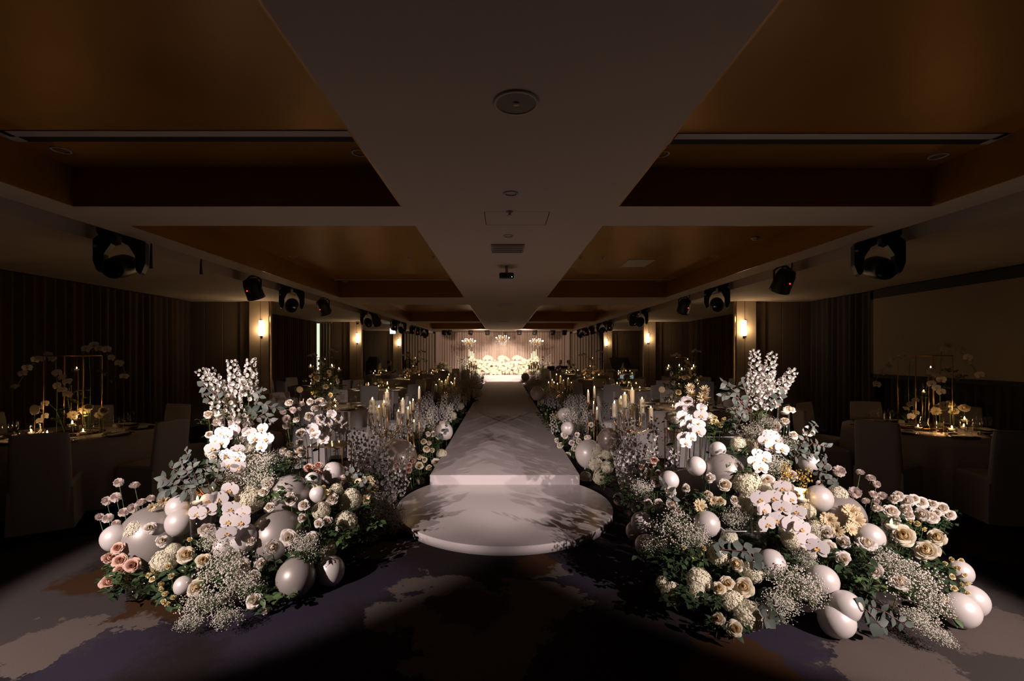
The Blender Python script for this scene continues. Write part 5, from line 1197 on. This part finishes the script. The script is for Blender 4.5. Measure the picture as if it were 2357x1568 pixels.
for k in range(330):
    x = rnd.uniform(-1.62, 1.62); hh = rnd.random() * (.80 if abs(x) > 1.05 or abs(x) < .45 else .66) - .02; y = 26.06 + .06 * (1 - hh) + rnd.uniform(-.06, .03); p = V((x, y, .57 + hh))
    if k % 5 < 3: far_hyd(p, rnd.uniform(.08, .11))
    else: far_rose(p, .06)
for x, r in ((-.85, .26), (0, .28), (.85, .30)):
    for k in range(16):
        a = 2.4 * k; q = r * math.sqrt(k / 16); far_hyd(V((x + q * math.cos(a), 26.45 + q * .5 * math.sin(a), 1.36 + .17 * (1 - k / 16))), .10)
for s in (-1, 1):
    for k in range(46):
        z_ = .58 + .95 * rnd.random() ** 1.1; p = V((s * (1.78 + rnd.uniform(-.34, .34) * (1.5 - .7 * z_)), 25.75 + rnd.uniform(-.2, .2), z_))
        if k % 2: far_hyd(p, .10)
        else: far_rose(p, .06)
    for k in range(7): far_sprig(V((s * (2.0 + rnd.uniform(-.2, .3)), 25.7, .65 + .13 * k)), .22)
    for k in range(5): spike(V((s * (2.0 + .1 * k), 25.6, .9 + .05 * k)), V((s * (2.1 + .14 * k), 25.5, 1.45 + .06 * k)), 'w', .05, 14, 'white delphinium spire beside the head table, %s side' % ('window' if s < 0 else 'screen'), 'delphiniums beside the head table %d' % s, base=V((s * 1.95, 25.75, .51)))
    for k in range(4): tag(ob('tall_candle', MB().lathe([(.03, 0), (.03, .42 + .06 * k), (.001, .43 + .06 * k)], 12).mesh('tall_candle', m_wax), None, T((s * (1.62 + .09 * k), 26.0, 1.28 + .05 * (k % 2)))), 'tall ivory candle rising beside the head table, %s side' % ('window' if s < 0 else 'screen'), 'candle', 'tall candles beside the head table %d' % s)
def chandelier(x, y, z, r, label):
    t = thing('chandelier', label, 'chandelier', (x, y, z))
    ob('chain', MB().tube([(0, 0, .16), (0, 0, 3.02 - z)], .008, 6).mesh('chain', m_gold), t); ob('column', MB().lathe([(.01, -.2), (.05, -.15), (.02, -.05), (.05, .05), (.02, .12), (.03, .17), (.005, .19)], 14).mesh('column', m_gold), t)
    for ring, (n, rr, zz) in enumerate(((12, r, 0), (6, r * .55, .10))):
        for k in range(n):
            a = 2 * math.pi * k / n; px_, py_ = rr * math.cos(a), rr * math.sin(a)
            ar = ob('arm', MB().tube([(0, 0, zz - .05), (px_ * .5, py_ * .5, zz - .10), (px_, py_, zz - .02)], .008, 5).mesh('arm', m_gold), t)
            ob('bulb', MB().lathe([(.006, zz), (.012, zz + .015), (.008, zz + .045), (.001, zz + .06)], 8, T((px_, py_, 0))).mesh('bulb', m_bulb), ar)
            ob('crystal_strand', ME['strand'], ar, T((px_, py_, zz - .03)))
    b = MB()
    for k in range(260):
        zz = -.38 * rnd.random(); rr = r * .85 * math.sqrt(max(.02, 1 + zz / .42)); a = rnd.uniform(0, 6.28); b.octa((rr * math.cos(a), rr * math.sin(a), zz - .02), .012)
    ob('crystals', b.mesh('crystals', m_crystal, False), t, kind='stuff')
    point((x, y - .15, z + .02), 4, (1, .72, .45), .15)
chandelier(0.0, 26.0, 2.56, .38, 'highest crystal chandelier above the middle of the head table')
chandelier(-1.9, 26.0, 2.38, .38, 'lower crystal chandelier above the head table, window side')
chandelier(1.9, 26.0, 2.38, .38, 'lower crystal chandelier above the head table, screen side')
# ------------------------------------------------------------------ people and props at the far end
def skin_mesh(name, verts, edges, radii, m, root=0):
    me = bpy.data.meshes.new(name); me.from_pydata(verts, edges, []); o = bpy.data.objects.new(name, me); COL.objects.link(o)
    md = o.modifiers.new('skin', 'SKIN'); md.use_smooth_shade = True
    for sv, r in zip(me.skin_vertices[0].data, radii): sv.radius = (r, r) if not isinstance(r, tuple) else r; sv.use_root = False
    me.skin_vertices[0].data[root].use_root = True
    o.modifiers.new('sub', 'SUBSURF').levels = 1
    dg = bpy.context.evaluated_depsgraph_get(); out = bpy.data.meshes.new_from_object(o.evaluated_get(dg)); out.name = name
    bpy.data.objects.remove(o); out.materials.clear(); out.materials.append(m); return out
def person(x, y, yaw, label, seated, top, z0=0, arms='front'):
    t = thing('person', label, 'person', M=T((x, y, z0)) @ RZ(yaw))
    hip = .52 if seated else .93; sh = hip + .47
    v = [(0, 0, hip), (0, 0, hip + .22), (0, 0, sh), (0, 0, sh + .10)]; e = [(0, 1), (1, 2), (2, 3)]; r = [.15, .13, .12, .055]
    for s in (-1, 1):
        b = len(v)
        if seated: v += [(s * .10, -.02, hip - .02), (s * .12, -.44, hip - .02), (s * .12, -.42, .06), (s * .12, -.56, .04)]
        else: v += [(s * .09, 0, hip - .08), (s * .10, -.02, .50), (s * .10, .02, .08), (s * .11, -.14, .04)]
        e += [(0, b), (b, b + 1), (b + 1, b + 2), (b + 2, b + 3)]; r += [.10, .075, .05, .04]
        b = len(v)
        hand = (s * .10, -.34, sh - .10) if arms == 'front' else (s * .26, -.32, sh - .02) if arms == 'up' else (s * .28, -.06, hip - .08)
        v += [(s * .19, 0, sh - .02), (s * .25, -.06, sh - .30), hand]; e += [(2, b), (b, b + 1), (b + 1, b + 2)]; r += [.065, .05, .035]
    ob('body', skin_mesh('body', v, e, r, top), t)
    hb = MB()
    hb.lathe([(.001, -.125), (.055, -.115), (.075, -.07), (.085, 0), (.082, .06), (.06, .11), (.001, .125)], 16, T((0, -.015, sh + .24)))
    hb.ball((0, -.10, sh + .22), .016, 8, 6, 1.4)
    for s in (-1, 1): hb.ball((s * .082, 0, sh + .23), .02, 8, 6, 1.4)
    ob('head', hb.mesh('head', m_skin), t)
    ob('hair', MB().lathe([(.090, -.01), (.096, .05), (.075, .115), (.001, .135)], 16, T((0, .005, sh + .245)) @ RX(R(-14))).mesh('hair', m_hair), t)
    f = MB()
    for s in (-1, 1): f.ball((s * .032, -.085, sh + .25), .010, 8, 6)
    f.tube([(-.025, -.092, sh + .175), (0, -.096, sh + .172), (.025, -.092, sh + .175)], .005, 5); ob('face', f.mesh('face', m_hair), t)
    for s in (-1, 1):
        hand = V((s * .10, -.34, sh - .10)) if arms == 'front' else V((s * .26, -.32, sh - .02)) if arms == 'up' else V((s * .28, -.06, hip - .08))
        hm = MB().ball(hand + V((0, -.03, .0)), .035, 10, 7, 1.1)
        for k in range(4): hm.tube([hand + V((-.024 + .016 * k, -.05, .0)), hand + V((-.024 + .016 * k, -.085, .012)), hand + V((-.022 + .015 * k, -.105 + .006 * abs(k - 1), -.005))], [.009, .008, .006], 6)
        hm.tube([hand + V((-s * .03, -.03, .01)), hand + V((-s * .045, -.06, .02)), hand + V((-s * .04, -.08, .02))], [.010, .009, .007], 6)
        ob('hand', hm.mesh('hand', m_skin), t)
person((940 - VX) / F_PX * 19.2, 19.2, R(60), 'person standing in a brown jacket with raised hands beyond the tables', False, m_jacket, 0, 'up')
person((896 - VX) / F_PX * 22.6, 22.6, R(100), 'dark-haired person in black seated by the far window-side column', True, m_suit)
person((1289 - VX) / F_PX * 24.3, 24.3, R(-20), 'masked musician in black seated before the backdrop by the tall candles', True, m_suit, 0, 'front')
person((1309 - VX) / F_PX * 24.0, 24.0, R(40), 'musician in black seated beside the masked musician', True, m_suit, 0, 'front')
t = thing('violin', 'violin held by the seated musician in black', 'violin', M=T(((1289 - VX) / F_PX * 24.3 + .05, 23.95, .93)) @ RX(R(-20)) @ RZ(R(30)))
ob('violin_body', MB().lathe([(.001, -.02), (.10, -.02), (.105, 0), (.10, .02), (.001, .02)], 18, S(.8, 1.6, 1), cap=False).mesh('violin_body', m_brass), t); ob('neck', MB().box((-.014, .15, -.01), (.014, .38, .012)).mesh('neck', m_wood, False), t)
def stand(x, y, h, label):
    t = thing('music_stand', label, 'music stand', (x, y, 0), 'music stands')
    ob('desk', MB().box((-.19, -.008, -.12), (.19, .008, .12)).mesh('desk', m_black, False), t, T((0, 0, h)) @ RX(R(-20))); ob('pole', MB().tube([(0, 0, .1), (0, 0, h)], .012, 8).mesh('pole', m_black), t)
    for k in range(3): ob('leg', MB().tube([(0, 0, .25), (.25 * math.cos(k * 2.1), .25 * math.sin(k * 2.1), .01)], .009, 6).mesh('leg', m_black), t)
for u, Y in ((1268, 23.2), (1300, 23.3)): stand((u - VX) / F_PX * Y, Y, .95, 'black music stand in front of the musicians')
# piano and draped box
x0 = (1478 - VX) / F_PX * 24.6
t = thing('grand_piano', 'dark grand piano in the far corner with its lid raised', 'piano', M=T((6.1, 23.0, 0)) @ RZ(R(-80)) @ S(.85))
ob('case', MB().bbox((-.7, -.6, .60), (.7, .8, .95), .05).mesh('case', m_black, False), t); ob('lid', MB().box((-.02, -.5, 0), (.02, .75, .95)).mesh('lid', m_black, False), t, T((-.68, 0, .96)) @ RY(R(-35)))
ob('keyboard', MB().box((-.65, -.80, .66), (.65, -.6, .74)).mesh('keyboard', m_cardw, False), t)
for dx, dy in ((-.6, -.5), (.6, -.5), (0, .6)): ob('leg', MB().tube([(dx, dy, 0), (dx, dy, .62)], [.04, .06], 10).mesh('leg', m_black), t)
x0, y0 = (857 - VX) / F_PX * 22.0, 22.0
t = thing('loudspeaker', 'tall black loudspeaker box with a cloth thrown over its top', 'speaker', (x0, y0, 0))
ob('cabinet', MB().bbox((-.26, -.2, .0), (.26, .25, 1.35), .02).mesh('cabinet', m_blacksat, False), t)
def cl(a, q): th = a * 6.283; k = .5 + .5 * q; return (.30 * k * math.cos(th) * (1 + .1 * math.sin(5 * th)) + .05, .26 * k * math.sin(th), 1.55 - .28 * q * q + .03 * math.sin(7 * th) * q)
ob('cloth', MB().grid(cl, 30, 5, True).lathe([(.001, 1.55), (.16, 1.552)], 12, cap=False).mesh('cloth', m_blacksat), t)
t = thing('digital_piano', 'low dark keyboard bench before the side curtain', 'piano', ((1372 - VX) / F_PX * 23.2, 23.2, 0))
ob('body', MB().bbox((-.7, -.2, .65), (.7, .2, .80), .02).mesh('body', m_black, False), t)
for sx in (-1, 1): ob('leg', MB().box((sx * .6 - .03, -.15, 0), (sx * .6 + .03, .15, .66)).mesh('leg', m_black, False), t)
for u, v, lb in ((1440 - 9, 868, 'small bright tablet screen standing on the window-facing music rack'), (1454, 869, 'small bright tablet screen beside its twin on the music rack')):
    p = P(u, v, 14.6); t = thing('tablet', lb, 'tablet', p)
    ob('case', MB().box((-.06, 0, -.07), (.06, .01, .07)).mesh('case', m_black, False), t); ob('display', MB().box((-.055, -.003, -.065), (.055, .0, .065)).mesh('display', glow('tablet_display', (.7, .85, .85), .25), False), t)
    ob('stand', MB().tube([(0, .01, -.07), (0, .01, -(p.z - .78))], .005, 6).mesh('stand', m_black), t)

o = tag(ob('distant_roses', far_roses.mesh('distant_roses', p_cream, True, True)), 'mass of small white roses heaped at the head table and in table bowls', 'roses'); o['kind'] = 'stuff'
o = tag(ob('distant_foliage', far_leaves.mesh('distant_foliage', [m_leaf, m_stem])), 'mass of dark leafy sprigs along the runway and in the table arrangements', 'foliage'); o['kind'] = 'stuff'
o = tag(ob('distant_hydrangeas', far_hyds.mesh('distant_hydrangeas', p_hyd, False, True)), 'mass of white hydrangea heads heaped around the head table', 'flowers'); o['kind'] = 'stuff'
